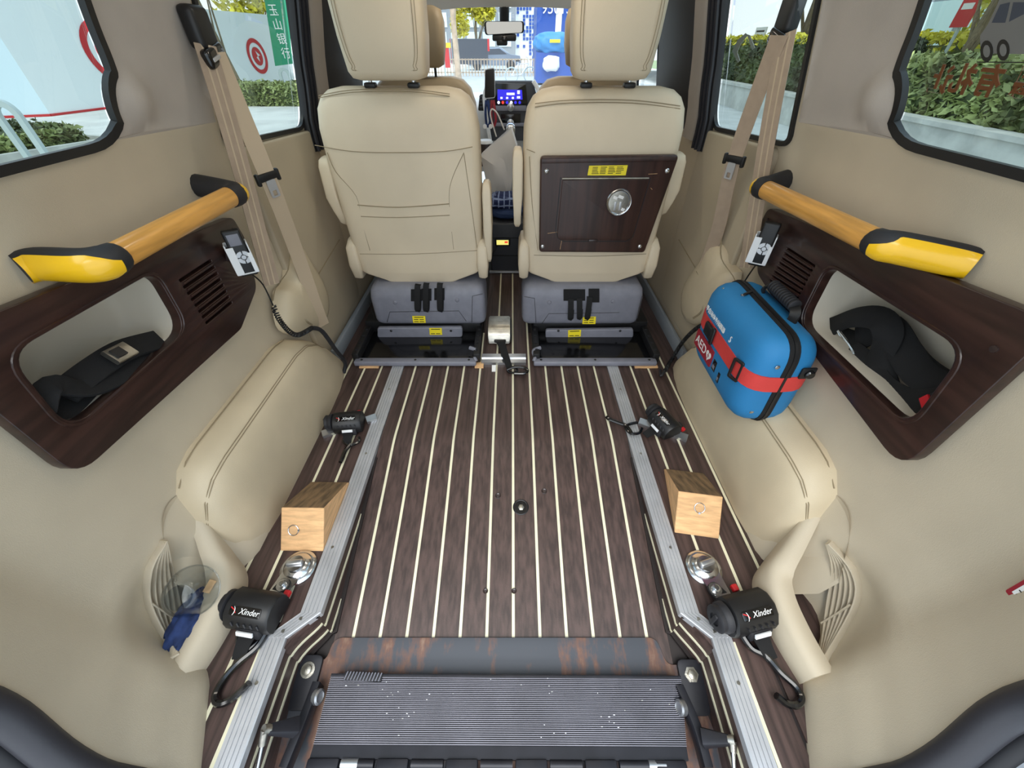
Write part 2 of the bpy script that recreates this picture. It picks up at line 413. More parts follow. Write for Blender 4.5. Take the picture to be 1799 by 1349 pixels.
# dark door-frame post in front of the sliding-door window, and its lighter lining
for s in (-1, 1):
    b = BM(); pts = [wallpt(s, 1.70 + .0 * z, z, .012) for z in [.70 + .05 * i for i in range(13)]]
    sweep(b, pts, rpoly([(-.045, -.01), (.045, -.01), (.045, .014), (-.045, .014)], .008, 2), (s, 0, 0)); o = struct(obj('trim_2', b, 'blackrub')); o['label'] = 'black rubber door post %s of the seats' % ('left' if s < 0 else 'right')
    for k in (-.03, 0, .03):
        b = BM(); tube(b, [p + Vector((-s * .016, k, 0)) for p in pts], .007, 6); obj('sealing_rib', b, 'rubber', o)
    b = BM(); pts = [wallpt(s, 1.81, z, .018) for z in [.72 + .05 * i for i in range(13)]]
    sweep(b, pts, rpoly([(-.055, -.014), (.055, -.014), (.055, .02), (-.055, .02)], .012, 3), (s, 0, 0)); o = struct(obj('trim_3', b, 'pillargrey')); o['label'] = 'grey lined pillar behind the front %s door' % ('left' if s < 0 else 'right')
    b = BM(); pts = [wallpt(s, 2.11, z, .010) for z in [.74 + .05 * i for i in range(12)]]
    sweep(b, pts, rpoly([(-.235, -.008), (.235, -.008), (.235, .012), (-.235, .012)], .006, 2), (s, 0, 0)); o = struct(obj('trim_12', b, 'blackrub')); o['label'] = 'dark front door frame beyond the %s pillar' % ('left' if s < 0 else 'right')
    # door card: a raised padded panel below the sliding-door window, and the pale sill under it
    prof = rpoly([(1.20, .085), (1.70, .085), (1.70, .765), (1.20, .79)], [.06, .04, .03, .03], 6)
    o = plate('trim_4', prof, [], .022, 'doorbeige', None, bev=.008, place=lambda c, s=s: wallpt(s, c.x, c.y, c.z - .004))
    struct(o); o['label'] = 'beige door card below the %s sliding door window' % ('left' if s < 0 else 'right')
    seamline([wallpt(s, 1.24 + .1 * i, .33 + .012 * i, .019) for i in range(5)], o)
    b = BM(); sweep(b, [Vector((s * .722 + XC, y, .045)) for y in (1.28, 1.4, 1.7, 2.1)], rpoly([(-.009, -.05), (.009, -.05), (.009, .012), (-.009, .016)], .004, 2), (0, 0, 1))
    o = struct(obj('trim_5', b, 'greybuild')); o['label'] = 'pale grey door sill beside the %s seat' % ('left' if s < 0 else 'right')
# rear opening: fat rubber weatherstrip and the flange behind it, painted quarter panel outside
for s in (-1, 1):
    zs = [-.1 + .04 * i for i in range(38)]
    pth = [Vector((s * (wall_v(interp(REAR, z), z) + .004) + XC, interp(REAR, z) - .012, z)) for z in zs]
    low = [Vector((s * .56 + XC, .0, -.16))]
    pth = smoothpath(low + pth, 2)
    sd = 'left' if s < 0 else 'right'
    b = BM(); tube(b, pth, .021, 10); o = struct(obj('trim_6', b, 'rubber')); o['label'] = 'black rubber weatherstrip round the rear opening, %s side' % sd
    b = BM(); tube(b, [p + Vector((s * .022, -.026, -.014)) for p in pth], .015, 10); o = struct(obj('trim_7', b, 'blackrub')); o['label'] = 'dark painted door flange outside the weatherstrip, %s side' % sd
    b = BM(); rings = []
    for z in [-.42 + .08 * i for i in range(10)]:
        zz = max(-.1, z); v = wall_v(interp(REAR, zz), zz); y0 = interp(REAR, zz) - .05
        rings.append([Vector((s * (v + .02) + XC, y0 - .005, z)), Vector((s * (v + .10) + XC, y0 - .05, z)), Vector((s * (v + .17) + XC, y0 - .01, z)), Vector((s * max(v + .19, .9) + XC, y0 + .1, z)), Vector((s * .98 + XC, y0 + .5, z)), Vector((s * .92 + XC, y0 + .5, z))])
    ringloft(b, rings); o = struct(obj('trim_8', b, 'carwhite')); o['label'] = 'pale painted rear body corner outside the %s wall' % sd

# ---- floor: a dark base sheet, then each plank and each cream inlay strip
KY, SL = .866, math.tan(R(11.9))
def fz(y): return 0 if y >= KY else -(KY - y) * SL
fl = BM()
def sheet(bm, x0, x1, ys, dz):
    r = [[Vector((x, y, fz(y) + dz)) for x in (x0, x1)] for y in ys]
    v = [[bm.verts.new(p) for p in q] for q in r]
    for a, b in zip(v, v[1:]): bm.faces.new((a[0], a[1], b[1], b[0]))
LI, RI = -.446, .392            # inner edges of the well
sheet(fl, -.56, .52, [-.06, .3, KY - .02, KY + .02, 3.1], -.006)
for x0, x1 in ((-.78, LI), (RI, .76)):
    v = [fl.verts.new(p) for p in ((x0, .33 if 0 else -.02, -.0045), (x1, -.02, -.0045), (x1, 3.1, -.0045), (x0, 3.1, -.0045))]
    # platforms are cut back behind the jog
fl.free(); fl = BM()
sheet(fl, -.56, .52, [-.06, .3, KY - .02, KY + .02, 3.1], -.006)
def poly_face(bm, pts): bm.faces.new([bm.verts.new(p) for p in pts])
LJ, RJ = -.505, .446            # well edges behind the jog
poly_face(fl, [(-.8, -.05, -.004), (LJ, -.05, -.004), (LJ, .277, -.004), (LI, .328, -.004), (LI, 3.1, -.004), (-.8, 3.1, -.004)])
poly_face(fl, [(.8, -.05, -.004), (.8, 3.1, -.004), (RI, 3.1, -.004), (RI, .327, -.004), (RJ, .277, -.004), (RJ, -.05, -.004)])
floor = struct(obj('floor', fl, 'subfloor', None, 0)); floor['label'] = 'dark brown boat-deck style floor with cream inlay lines'
def strip(name, x0, x1, y0, y1, m, top, th=.004):
    ys = sorted({y0, y1} | ({KY - .03, KY - .01, KY + .01, KY + .03} if y0 < KY - .05 and y1 > KY + .05 and top is None else set()))
    bm = BM(); rings = []
    for y in ys:
        z = (fz(y) if top is None else top)
        if y in (KY - .01, KY + .01) and top is None: z -= .0008
        rings.append([Vector((x0, y, z)), Vector((x1, y, z)), Vector((x1, y, z - th)), Vector((x0, y, z - th))])
    ringloft(bm, rings); return obj(name, bm, m, floor)
PITCH = .0669; X0 = -.398; IW = .0042
xs = [X0 + PITCH * i for i in range(12)]
YR = -.05
def ends(x):                       # planks run on between the seats only in the middle aisle
    return 2.12 if -.12 < x < .1 else 1.5
edges = [LI + .002] + xs + [RI - .002]
for i, (a, b_) in enumerate(zip(edges, edges[1:])):
    c = (a + b_) / 2; y1 = ends(c)
    strip('plank', a + (IW if i else 0), b_ - (IW if i < 12 else 0), YR, y1, 'plank', None)
for x in xs: strip('inlay_strip', x - IW + .0004, x + IW - .0004, YR, ends(x), 'inlay', None)
for s_, ed, lim in ((-1, [-.495, -.537, -.605, -.673], -.75), (1, [.437, .489, .559, .627], .73)):
    es_ = ed + [lim]
    for i, (a, b_) in enumerate(zip(es_, es_[1:])):
        lo, hi = min(a, b_), max(a, b_)
        y0 = -.05 if i else .3
        strip('plank', lo + (IW * .9 if not (s_ > 0 and i == 0) else 0), hi - (IW * .9 if not (s_ < 0 and i == 0) else 0), y0, 2.1, 'plank', 0)
    for x in ed[1:]: strip('inlay_strip', x - IW + .0004, x + IW - .0004, -.05 if abs(x) > .56 or s_ < 0 and abs(x) > .55 else .31, 2.1, 'inlay', .0002)
strip('inlay_strip', -.557, -.549, -.05, .27, 'inlay', .0004); strip('inlay_strip', .4895, .4965, -.05, .27, 'inlay', .0004)
# aluminium nosing along the well, three mitred lengths each side
def nosing(s, pts, w, lab):
    t = thing('aluminium_edge_strip', lab, 'edge strip', (pts[1][0], pts[1][1], 0))
    out = [Vector((p[0] + s * w, p[1], 0)) for p in pts]
    for k, (a, b_) in enumerate(zip(range(3), range(1, 4))):
        bm = BM(); i0, i1, o0, o1 = Vector((pts[a][0], pts[a][1], 0)), Vector((pts[b_][0], pts[b_][1], 0)), out[a], out[b_]
        prof = [(-.0, -.014), (0, .0035)]
        n = 5
        for j in range(n):
            u0, u1 = .06 + .94 * j / n, .06 + .94 * (j + .62) / n; u2 = .06 + .94 * (j + .72) / n; u3 = .06 + .94 * (j + .92) / n
            prof += [(u0, .0055), (u1, .0055), (u2, .0028), (u3, .0028)]
        prof += [(1, .003), (1, .0002), (.05, .0002), (.05, -.014)]
        ringloft(bm, [[p0.lerp(p1, u) + Vector((0, 0, z)) for u, z in prof] for p0, p1 in ((i0, o0), (i1, o1))])
        o = obj('strip_length', bm, 'alu', t, 20)
        L = (i1 - i0).length; m_ = max(2, int(L / .26))
        for q in range(m_):
            c = i0.lerp(i1, (q + .5) / m_).lerp(o0.lerp(o1, (q + .5) / m_), .55)
            bs = BM(); cyl(bs, c + Vector((0, 0, .003)), c + Vector((0, 0, .0066)), .0042, .0036, 10); obj('screw', bs, 'steel', o)
    return t
nosing(-1, [(LI, 1.262), (LI, .328), (LJ, .277), (LJ + .008, -.05)], .048, 'ribbed aluminium edge strip beside the left wheel arch')
nosing(1, [(RI, 1.262), (RI, .327), (RJ, .277), (RJ - .006, -.05)], .045, 'ribbed aluminium edge strip beside the right wheel arch')
# upright sides of the well with two inlay lines that follow the jog
for s, I, J, YJ in ((-1, LI, LJ, .328), (1, RI, RJ, .327)):
    path = [Vector((J - s * .008, -.05, 0)), Vector((J, .2, 0)), Vector((J, .262, 0))] + rpoly([(J, .277), (J, .277)], 0)[:0]
    path = [Vector((J - s * .006, -.05, 0)), Vector((J, .225, 0)), Vector((J - s * .004, .258, 0)), Vector((J - s * .018, .283, 0)), Vector((I + s * .016, .312, 0)), Vector((I + s * .004, .335, 0)), Vector((I, .365, 0)), Vector((I, .9, 0))]
    path = smoothpath(path, 4)
    bm = BM(); rings = []
    for p in path: rings.append([p + Vector((s * .004, 0, -.004)), p + Vector((s * .004, 0, -.24)), p + Vector((s * .02, 0, -.24)), p + Vector((s * .02, 0, -.004))])
    ringloft(bm, rings); w = struct(obj('trim_9', bm, 'plank', None, 40)); w['label'] = 'dark wood-look upright side of the floor well, %s' % ('left' if s < 0 else 'right')
    for zz in (-.052, -.098):
        bm = BM(); sweep(bm, [p + Vector((s * .0035, 0, zz)) for p in path if fz(p.y) < zz + .03], rect(.007, .003), [Vector((-s, 0, 0))] * len([p for p in path if fz(p.y) < zz + .03])); obj('inlay_strip', bm, 'inlay', w)
    bm = BM()
    for p, q in zip(path, path[1:]):
        pass
    sweep(bm, [Vector((p.x, p.y, fz(p.y) + .002)) for p in path if p.y < .86], rect(.012, .006), (0, 0, 1)); obj('sealing_line', bm, 'subfloor', w)
# screws and the recessed bolt in the floor
for i, (px, py, r) in enumerate([(875, 871, .009), (956, 863, .009), (853, 1038, .007), (903, 1038, .007)]):
    # point on the sloping floor
    a = at(px, py, z=-.05); d = (a - Vector((0, 0, 1))); t = (1 + KY * SL) / (d.y * SL - d.z); p = Vector((0, 0, 1)) + d * t
    b = BM(); lathe(b, [(r, -.002), (r, .0018), (r * .82, .0034), (r * .55, .0018), (r * .3, .0016), (.0005, .003)], axis_m(p, (0, -SL, 1)), 14); obj('floor_screw', b, 'woodgrey', floor)
a = at(915, 891, z=-.05); d = a - Vector((0, 0, 1)); p = Vector((0, 0, 1)) + d * ((1 + KY * SL) / (d.y * SL - d.z))
b = BM(); lathe(b, [(.0185, -.004), (.0195, .0022), (.0215, .003), (.024, .0015), (.024, -.004)], axis_m(p, (0, -SL, 1)), 24); bolt = obj('bolt_ring', b, 'black', floor)
b = BM(); lathe(b, [(.0002, .0009), (.0185, .0009), (.0185, -.003)], axis_m(p, (0, -SL, 1)), 20); obj('bolt_well', b, 'blackgloss', bolt)
b = BM(); lathe(b, [(.0092, .0009), (.0092, .0034), (.0082, .0042), (.0002, .0042)], axis_m(p + Vector((.001, -.001, 0)), (0, -SL, 1)), 6); obj('bolt_head', b, 'steel', bolt)
# ---- ceiling and front of the cabin
b = BM(); rings = []
for y, z, hw in [(.04, 1.36, .62), (.5, 1.39, .63), (1.5, 1.4, .63), (2.2, 1.36, .62), (2.55, 1.25, .58), (2.8, 1.148, .55)]:
    rings.append([Vector((hw * math.sin(a) + XC, y, z - .06 * abs(math.sin(a)) ** 3 * (1 if y < 2.4 else .6))) for a in [R(-90 + 15 * i) for i in range(13)]] + [Vector((hw * math.sin(a) + XC, y, z + .03)) for a in [R(90 - 15 * i) for i in range(13)]])
ringloft(b, rings); o = struct(obj('ceiling', b, 'headliner')); o['label'] = 'pale cloth headliner of the van roof'
b = BM(); v = [b.verts.new(p) for p in [(-.56, 2.8, 1.145), (.54, 2.8, 1.145), (.72, 3.62, .66), (-.74, 3.62, .66)]]; b.faces.new(v)
ws = struct(obj('window_7', b, 'windshield', None, 0)); ws['label'] = 'clear windscreen at the front of the van'
for s in (-1, 1):
    b = BM(); tube(b, smoothpath([(s * .57 + XC, 2.78, 1.16), (s * .64 + XC, 3.1, .97), (s * .735 + XC, 3.62, .66)], 4), .035, 8); o = struct(obj('trim_10', b, 'pillargrey')); o['label'] = 'grey %s windscreen pillar' % ('left' if s < 0 else 'right')
# unseen fill lights under the roof, added to brighten the interior
for y in (.62, 1.35, 2.3):
    t = thing('added_fill_light', 'added oblong white fill light, out of view above the %s' % ('wheel arches' if y < 1 else 'rear seats' if y < 2 else 'front seats'), 'lamp', (XC, y, 1.36 if y < 2 else 1.3))
    b = BM(); box(b, (XC, y, 1.378 if y < 2 else 1.318), (.5, .12, .012), None, .004); obj('housing', b, 'white', t)
    b = BM(); box(b, (XC, y, 1.368 if y < 2 else 1.308), (.46, .09, .01), None, .003); obj('diffuser', b, 'fill_glow', t)
# rear sill lip
b = BM(); box(b, (XC - .02, -.075, -.2), (1.2, .05, .06), None, .01); o = struct(obj('trim_11', b, 'blackrub')); o['label'] = 'black rear sill below the ramp'

# ================================================================== FITTINGS ON THE SIDE WALLS
def sname(s): return 'left' if s < 0 else 'right'
def wx(s): return s * .745 + XC
# ---- wheel arches
ARC = [(.772, .288), (.755, .287), (.725, .284), (.70, .277), (.682, .266), (.668, .248), (.658, .222), (.652, .18), (.648, .12), (.646, .06), (.645, -.01)]
AH = [(.448, .0), (.456, .35), (.468, .62), (.49, .84), (.53, .96), (.58, 1), (.98, 1), (1.05, .95), (1.11, .82), (1.17, .60), (1.22, .34), (1.26, .1), (1.275, 0)]
AD = [(.448, .2), (.456, .52), (.468, .72), (.49, .86), (.53, .96), (.58, 1), (1.0, 1), (1.10, .97), (1.17, .9), (1.24, .78), (1.275, .6)]
def arch_pt(s, y, k, lift=0):
    x, z = ARC[k]; h = interp(AH, y); d = interp(AD, y)
    return Vector((s * (.772 - (.772 - x + lift) * d) + XC, y, z * h + lift))
def build_arch(s):
    ys = [.448, .452, .456, .462, .468, .478, .49, .505, .53, .555, .58] + [.62 + .05 * i for i in range(8)] + [.98 + .024 * i for i in range(12)] + [1.26, 1.275]
    bm = BM(); vr = [[bm.verts.new(arch_pt(s, y, k)) for k in range(len(ARC))] for y in ys]
    for a, b in zip(vr, vr[1:]):
        for i in range(len(ARC) - 1): bm.faces.new((a[i], a[i + 1], b[i + 1], b[i]))
    t = thing('wheel_arch', 'padded beige leather wheel arch cover on the %s' % ('left, clear on top' if s < 0 else 'right, carrying the blue bag'), 'wheel arch', (s * .7 + XC, .86, 0))
    o = obj('cover', bm, 'archleather', t, 60)
    for k, dy in ((4, 0),):
        for off in (-.0045, .0045):
            pts = []
            for y in [.465 + .02 * i for i in range(39)]:
                p = arch_pt(s, y, 4).lerp(arch_pt(s, y, 5), .5 + off * 30); q = arch_pt(s, y, 3).lerp(arch_pt(s, y, 6), .5)
                n = Vector((-s * .7, 0, .7)); pts.append(p + n * .0012)
            seamline(pts, o, .0011)
    seamline([arch_pt(s, y, 1) + Vector((-s * .02, 0, .0015)) for y in [.5 + .05 * i for i in range(12)]], o, .0015)
    return t
for s in (-1, 1): build_arch(s)

# ---- dark wood panels with vent, opening and the cubby behind
PX = .030
def wood_panel(s):
    P = PANEL[s]; y0, y1, z0, z1 = P['o']; yf = P['yf']
    yr = .392 if s < 0 else .432
    zt = .70 if s < 0 else .705
    wx = lambda s_: s_ * .729 + XC
    xf = s * .729 + XC
    lo, fr = (at(424, 578, x=xf), at(452, 505, x=xf)) if s < 0 else (at(1372, 548, x=xf), at(1330, 480, x=xf))
    outer = rpoly([(yr, .445 if s < 0 else .41), (lo.y, lo.z), (fr.y, fr.z), (yf, .60), (yf - .01, .657), (yf - .1, .665), (yr, zt + .02)], [.045, .05, .05, .03, .02, .1, .045], 6)
    # vent slots: eight, stacked, each running along the wall
    if s < 0: c4 = [at(316, 494, x=wx(s)), at(372, 457, x=wx(s)), at(362, 568, x=wx(s)), at(408, 530, x=wx(s))]
    else: c4 = [at(1437, 472, x=wx(s)), at(1382, 436, x=wx(s)), at(1408, 528, x=wx(s)), at(1352, 492, x=wx(s))]
    slots = []; holes = []
    for k in range(8):
        f = k / 7; a = c4[0].lerp(c4[2], f); b_ = c4[1].lerp(c4[3], f)
        if s > 0: a = a.lerp(b_, .10)
        slots.append((a, b_))
    ya = min(c4[0].y, c4[2].y) ; yb = max(c4[1].y, c4[3].y)
    pit = (slots[0][0].z - slots[7][0].z) / 7; h = abs(pit) * .42
    for a, b_ in slots:
        u = Vector((b_.y - a.y, b_.z - a.z)).normalized(); n = Vector((-u.y, u.x)) * h / 2
        A, B = Vector((a.y, a.z)), Vector((b_.y, b_.z)); holes.append(rpoly([A - n, B - n, B + n, A + n], h * .45, 3))
    op = rpoly([(y0, z0), (y1 - .01, z0), (y1, z1 - .01), (y0 + .02, z1)], [.04, .05, .035, .045], 7)
    t = thing('side_panel', 'glossy dark wood-look panel with open cubby and vent slots, %s' % ('where a black belt lies flat' if s < 0 else 'where coiled black straps are stuffed'), 'panel', (wx(s), .75, .42))
    th = .022
    def pl(c): return Vector((s * (.757 - .006 - c.z + .012 * 0) + XC, c.x, c.y))
    o = plate('facing', outer, [op] + holes, th, 'woodpanel', t, bev=.002, place=pl)
    # dark backing and cross rib behind the slots
    b = BM(); box(b, (s * .772 + XC, (ya + yb) / 2, (slots[0][0].z + slots[7][1].z) / 2), (.004, .15, .13)); obj('vent_backing', b, 'black', t)
    for f in (.36, .66):
        b = BM(); p = [a.lerp(b_, f) for a, b_ in slots]; sweep(b, [Vector((s * .755 + XC, q.y, q.z)) for q in (p[0] + (p[0] - p[7]) * .05, p[7] - (p[0] - p[7]) * .05)], rect(.003, .006), (s, 0, 0)); obj('vent_rib', b, 'woodgrey', t)
    for k in range(7):
        a = slots[k][0].lerp(slots[k + 1][0], .5); b_ = slots[k][1].lerp(slots[k + 1][1], .5)
        b = BM(); sweep(b, [Vector((s * .7285 + XC, q.y, q.z)) for q in (a.lerp(b_, .03), a.lerp(b_, .97))], rpoly([(-.0026, -.002), (.0026, -.002), (.0026, .0025), (-.0026, .0025)], .0015, 2), (-s, 0, 0)); obj('slat', b, 'woodpanel', t)
    # raised lip round the opening
    b = BM(); sweep(b, [Vector((s * .731 + XC, p.x, p.y)) for p in [q + (q - Vector(((y0 + y1) / 2, (z0 + z1) / 2))).normalized() * .008 for q in op]], circ(.0045, 6), (s, 0, 0), True); obj('opening_lip', b, 'woodpanel', t)
    # cubby: tub going outwards behind the opening
    b = BM(); rings = []
    cc = Vector(((y0 + y1) / 2, (z0 + z1) / 2))
    for d, k in ((-.002, 1.03), (.02, 1.0), (.06, .97), (.095, .92), (.11, .8), (.112, .0)):
        rings.append([Vector((s * (.735 + d) + XC, cc.x + (p.x - cc.x) * k, cc.y + (p.y - cc.y) * k)) for p in op])
    vr = [[b.verts.new(p) for p in r] for r in rings]
    for a, c in zip(vr, vr[1:]):
        for i in range(len(a)): b.faces.new((a[i], a[(i + 1) % len(a)], c[(i + 1) % len(a)], c[i]))
    bmesh.ops.remove_doubles(b, verts=b.verts, dist=1e-5); obj('cubby', b, 'cubby', t, 50)
    for q in ((yf - .03, .63), (yr + .035, zt - .045)):
        b = BM(); lathe(b, [(.0055, 0), (.0055, .002), (.0002, .0028)], axis_m((s * .729 + XC, q[0], q[1]), (-s, 0, 0)), 12); obj('screw_cover', b, 'woodgrey', t)
    return t
for s in (-1, 1): wood_panel(s)

# ---- grab rails
def rail(s):
    xr = s * .662 + XC * 0
    if s < 0: a, b_ = at(405, 345, x=xr), at(195, 456, x=xr)
    else: a, b_ = at(1345, 333, x=xr), at(1545, 428, x=xr)
    t = thing('grab_rail', 'wooden grab rail with black and yellow ends above the %s dark panel' % sname(s), 'handrail', (xr, (a.y + b_.y) / 2, a.z))
    b = BM(); cyl(b, a, b_, .0215, None, 24); obj('wooden_bar', b, 'railwood', t)
    d = (b_ - a).normalized(); out = Vector((s, 0, 0))
    # front end: black elbow turning into the wall with a yellow tip
    w = wallpt(s, a.y + .028, a.z + .0)
    pth = smoothpath([a + d * .006, a - d * .022, a - d * .040 + out * .028, Vector((w.x - s * .006, a.y + .050, a.z + .010)), Vector((w.x + s * .006, a.y + .052, a.z + .012))], 5)
    b = BM(); sweep(b, pth, circ(.0235, 14), (0, 0, 1), False, [1 + .12 * math.sin(math.pi * i / (len(pth) - 1)) for i in range(len(pth))]); e = obj('front_bracket', b, 'blackrub', t)
    b = BM(); lathe(b, [(.0225, 0), (.021, .008), (.0165, .014), (.008, .0175), (.0002, .0185)], axis_m(a - d * .030 - out * .003, -d - out * .2), 18); obj('yellow_tip', b, 'yellow', e)
    # rear end: long foot sweeping to the wall, black on the wall side, yellow on the face
    yw = .578 if s < 0 else .602
    wz = b_.z + .004
    end = wallpt(s, yw + .01, wz)
    c = [b_ - d * .012, b_ + d * .006, b_ + d * .022 + out * .022, Vector((end.x - s * .012, yw + .012, wz)), Vector((end.x + s * .004, yw - .006, wz))]
    pth = smoothpath(c, 6); n = len(pth)
    b = BM(); sweep(b, pth, circ(.0236, 16), (0, 0, 1), False, [1 + .35 * math.sin(math.pi * min(1, i / (n - 1) * 1.05)) * .35 for i in range(n)]); e = obj('rear_bracket', b, 'blackrub', t)
    # yellow cap: a shell over the aisle face of the foot
    b = BM(); rings = []
    for i, p in enumerate(pth[5:]):
        j = i + 5; f = i / (n - 6); dd = (pth[min(n - 1, j + 1)] - pth[j - 1]).normalized(); w_ = Vector((0, 0, 1)); w_ = (w_ - dd * w_.dot(dd)).normalized(); u = dd.cross(w_)
        if u.x * s > 0: u = -u
        r = .0246 * (1 + .35 * math.sin(math.pi * min(1, j / (n - 1) * 1.05)) * .35)
        span = min(1.25, .35 + 3.2 * f)
        A = [R(-100) * span / 1.25 - .2 + k * (R(165) * span / 1.25) / 10 for k in range(11)]
        rings.append([p + u * math.cos(q) * r + w_ * math.sin(q) * r for q in A] + [p + u * math.cos(q) * r * .9 + w_ * math.sin(q) * r * .9 for q in A[::-1]])
    ringloft(b, rings); obj('yellow_cap', b, 'yellow', e, 60)
    return t
for s in (-1, 1): rail(s)

# ---- seat belts on the pillars
def belt(s):
    t = thing('seat_belt', 'taupe three-point seat belt hanging on the %s pillar' % sname(s), 'seat belt', wallpt(s, 1.1, .45))
    P = (lambda px, py, off: (lambda: None)) 
    if s < 0:
        top = at(360, 78, x=-.672); loopb = at(378, 92, x=-.665)
        low1 = at(478, 500, x=-.70); low2 = [(470, 310, -.655), (520, 440, -.68), (552, 530, -.69), (568, 572, -.70)]
        hs = at(354, 62, x=-.685)
    else:
        top = at(1382, 58, x=.672); loopb = at(1369, 62, x=.660)
        low1 = at(1312, 470, x=.70); low2 = [(1290, 280, .655), (1262, 400, .68), (1228, 500, .695), (1214, 560, .70)]
        hs = at(1384, 36, x=.685)
    # retractor strap and lap strap, both woven webbing
    up = Vector((-s, -.55, 0))
    w = .046
    prof = rpoly([(-w / 2, -.0009), (w / 2, -.0009), (w / 2, .0009), (-w / 2, .0009)], 0)
    a = [top, top.lerp(low1, .4) + Vector((-s * .004, 0, 0)), low1]
    b = BM(); sweep(b, smoothpath(a, 8), prof, up); obj('webbing', b, 'belt', t)
    pts = [loopb] + [at(px, py, x=x) for px, py, x in low2]
    sp = smoothpath(pts, 8)
    b = BM(); sweep(b, sp, prof, [Vector((-s, -.55 - .3 * i / len(sp), 0)) for i in range(len(sp))]); wb = obj('webbing', b, 'beltbeige' if s < 0 else 'belt', t)
    for off in (-.008, .008):
        for path in (smoothpath(a, 8), ):
            b = BM(); rr = []
            for i, p in enumerate(path):
                d = (path[min(len(path) - 1, i + 1)] - path[max(0, i - 1)]).normalized(); u = (up - d * up.dot(d)).normalized(); rr.append(p + d.cross(u) * off + u * .0012)
            sweep(b, rr, rect(.004, .0008), up); obj('woven_rib', b, 'beltbeige', wb if 0 else t)
    # pillar loop: black plastic cover with a slotted guide
    f = frame_m(hs, (0, 1, .05), (-s * .05, 0, 1))
    b = BM(); box(b, hs + Vector((0, 0, .012)), (.035, .066, .075), None, .012, 3); cv = obj('anchor_cover', b, 'black', t)
    b = BM(); box(b, hs + Vector((-s * .012, -.004, -.034)), (.022, .074, .036), Euler((R(14 if s < 0 else 14), 0, 0)).to_matrix().to_4x4(), .009, 3); obj('guide_loop', b, 'blackgloss', cv)
    b = BM(); box(b, hs + Vector((-s * .023, -.006, -.036)), (.004, .050, .008), Euler((R(14), 0, 0)).to_matrix().to_4x4(), .002); obj('guide_lip', b, 'alu', cv)
    # tongue
    q = pts[1]; d = (pts[2] - pts[0]).normalized(); u = (up - d * up.dot(d)).normalized(); sd = d.cross(u)
    mt = Matrix.Translation(q) @ Matrix((sd, d, u)).transposed().to_4x4()
    b = BM(); box(b, (0, 0, 0), (.066, .020, .011), None, .005, 2); box(b, (-.030, .002, 0), (.010, .03, .013), None, .004, 2); box(b, (.030, .002, 0), (.010, .03, .013), None, .004, 2); bmesh.ops.transform(b, matrix=mt, verts=b.verts); tg = obj('tongue', b, 'black', t)
    hole = rpoly([(-.006, .034), (.006, .034), (.006, .048), (-.006, .048)], .002, 2)
    plate('tongue_blade', rpoly([(-.013, .008), (.013, .008), (.013, .052), (-.013, .052)], .004, 3), [hole], .002, 'alu', tg, mt=mt @ Matrix.Translation((0, 0, .004)))
    return t
for s in (-1, 1): belt(s)

# ---- sewn boots over the belt reels
def boot(s):
    if s < 0: px = [(482, 512), (497, 494), (500, 468), (516, 432), (535, 458), (562, 505), (568, 545), (553, 575), (520, 588), (492, 580), (482, 550)]; c0 = (524, 530)
    else: px = [(1302, 478), (1288, 462), (1284, 440), (1262, 418), (1245, 452), (1212, 500), (1206, 540), (1216, 566), (1240, 572), (1262, 560), (1290, 520)]; c0 = (1248, 505)
    base = [at(p[0], p[1], x=s * .735 + XC) for p in px]; base = smoothpath(base + [base[0]], 3)[:-1]
    c = at(c0[0], c0[1], x=s * .70 + XC)
    b = BM(); rings = []
    for k, dx in ((1.0, 0), (1.0, .018), (.95, .034), (.82, .046), (.6, .053), (.3, .056), (.05, .057)):
        rings.append([Vector((s * (.74 - dx) + XC, c.y + (p.y - c.y) * k, c.z + (p.z - c.z) * k)) for p in base])
    ringloft(b, rings)
    t = thing('belt_reel_cover', 'sewn beige leather cover over the %s belt reel' % sname(s), 'cover', (c.x, c.y, c.z - .08))
    o = obj('cover', b, 'archleather', t, 60)
    if s < 0: lines = [[(508, 436), (505, 475), (484, 505), (478, 530)], [(548, 488), (528, 520), (535, 560), (548, 572)]]
    else: lines = [[(1268, 422), (1268, 455), (1288, 485), (1296, 505)], [(1224, 478), (1238, 505), (1234, 545), (1218, 560)]]
    for ln in lines:
        for off in (0, .006):
            seamline(smoothpath([at(p[0], p[1], x=s * .687 + XC) + Vector((s * .0 , off, 0)) for p in ln], 4), o, .0011)
    return t
for s in (-1, 1): boot(s)

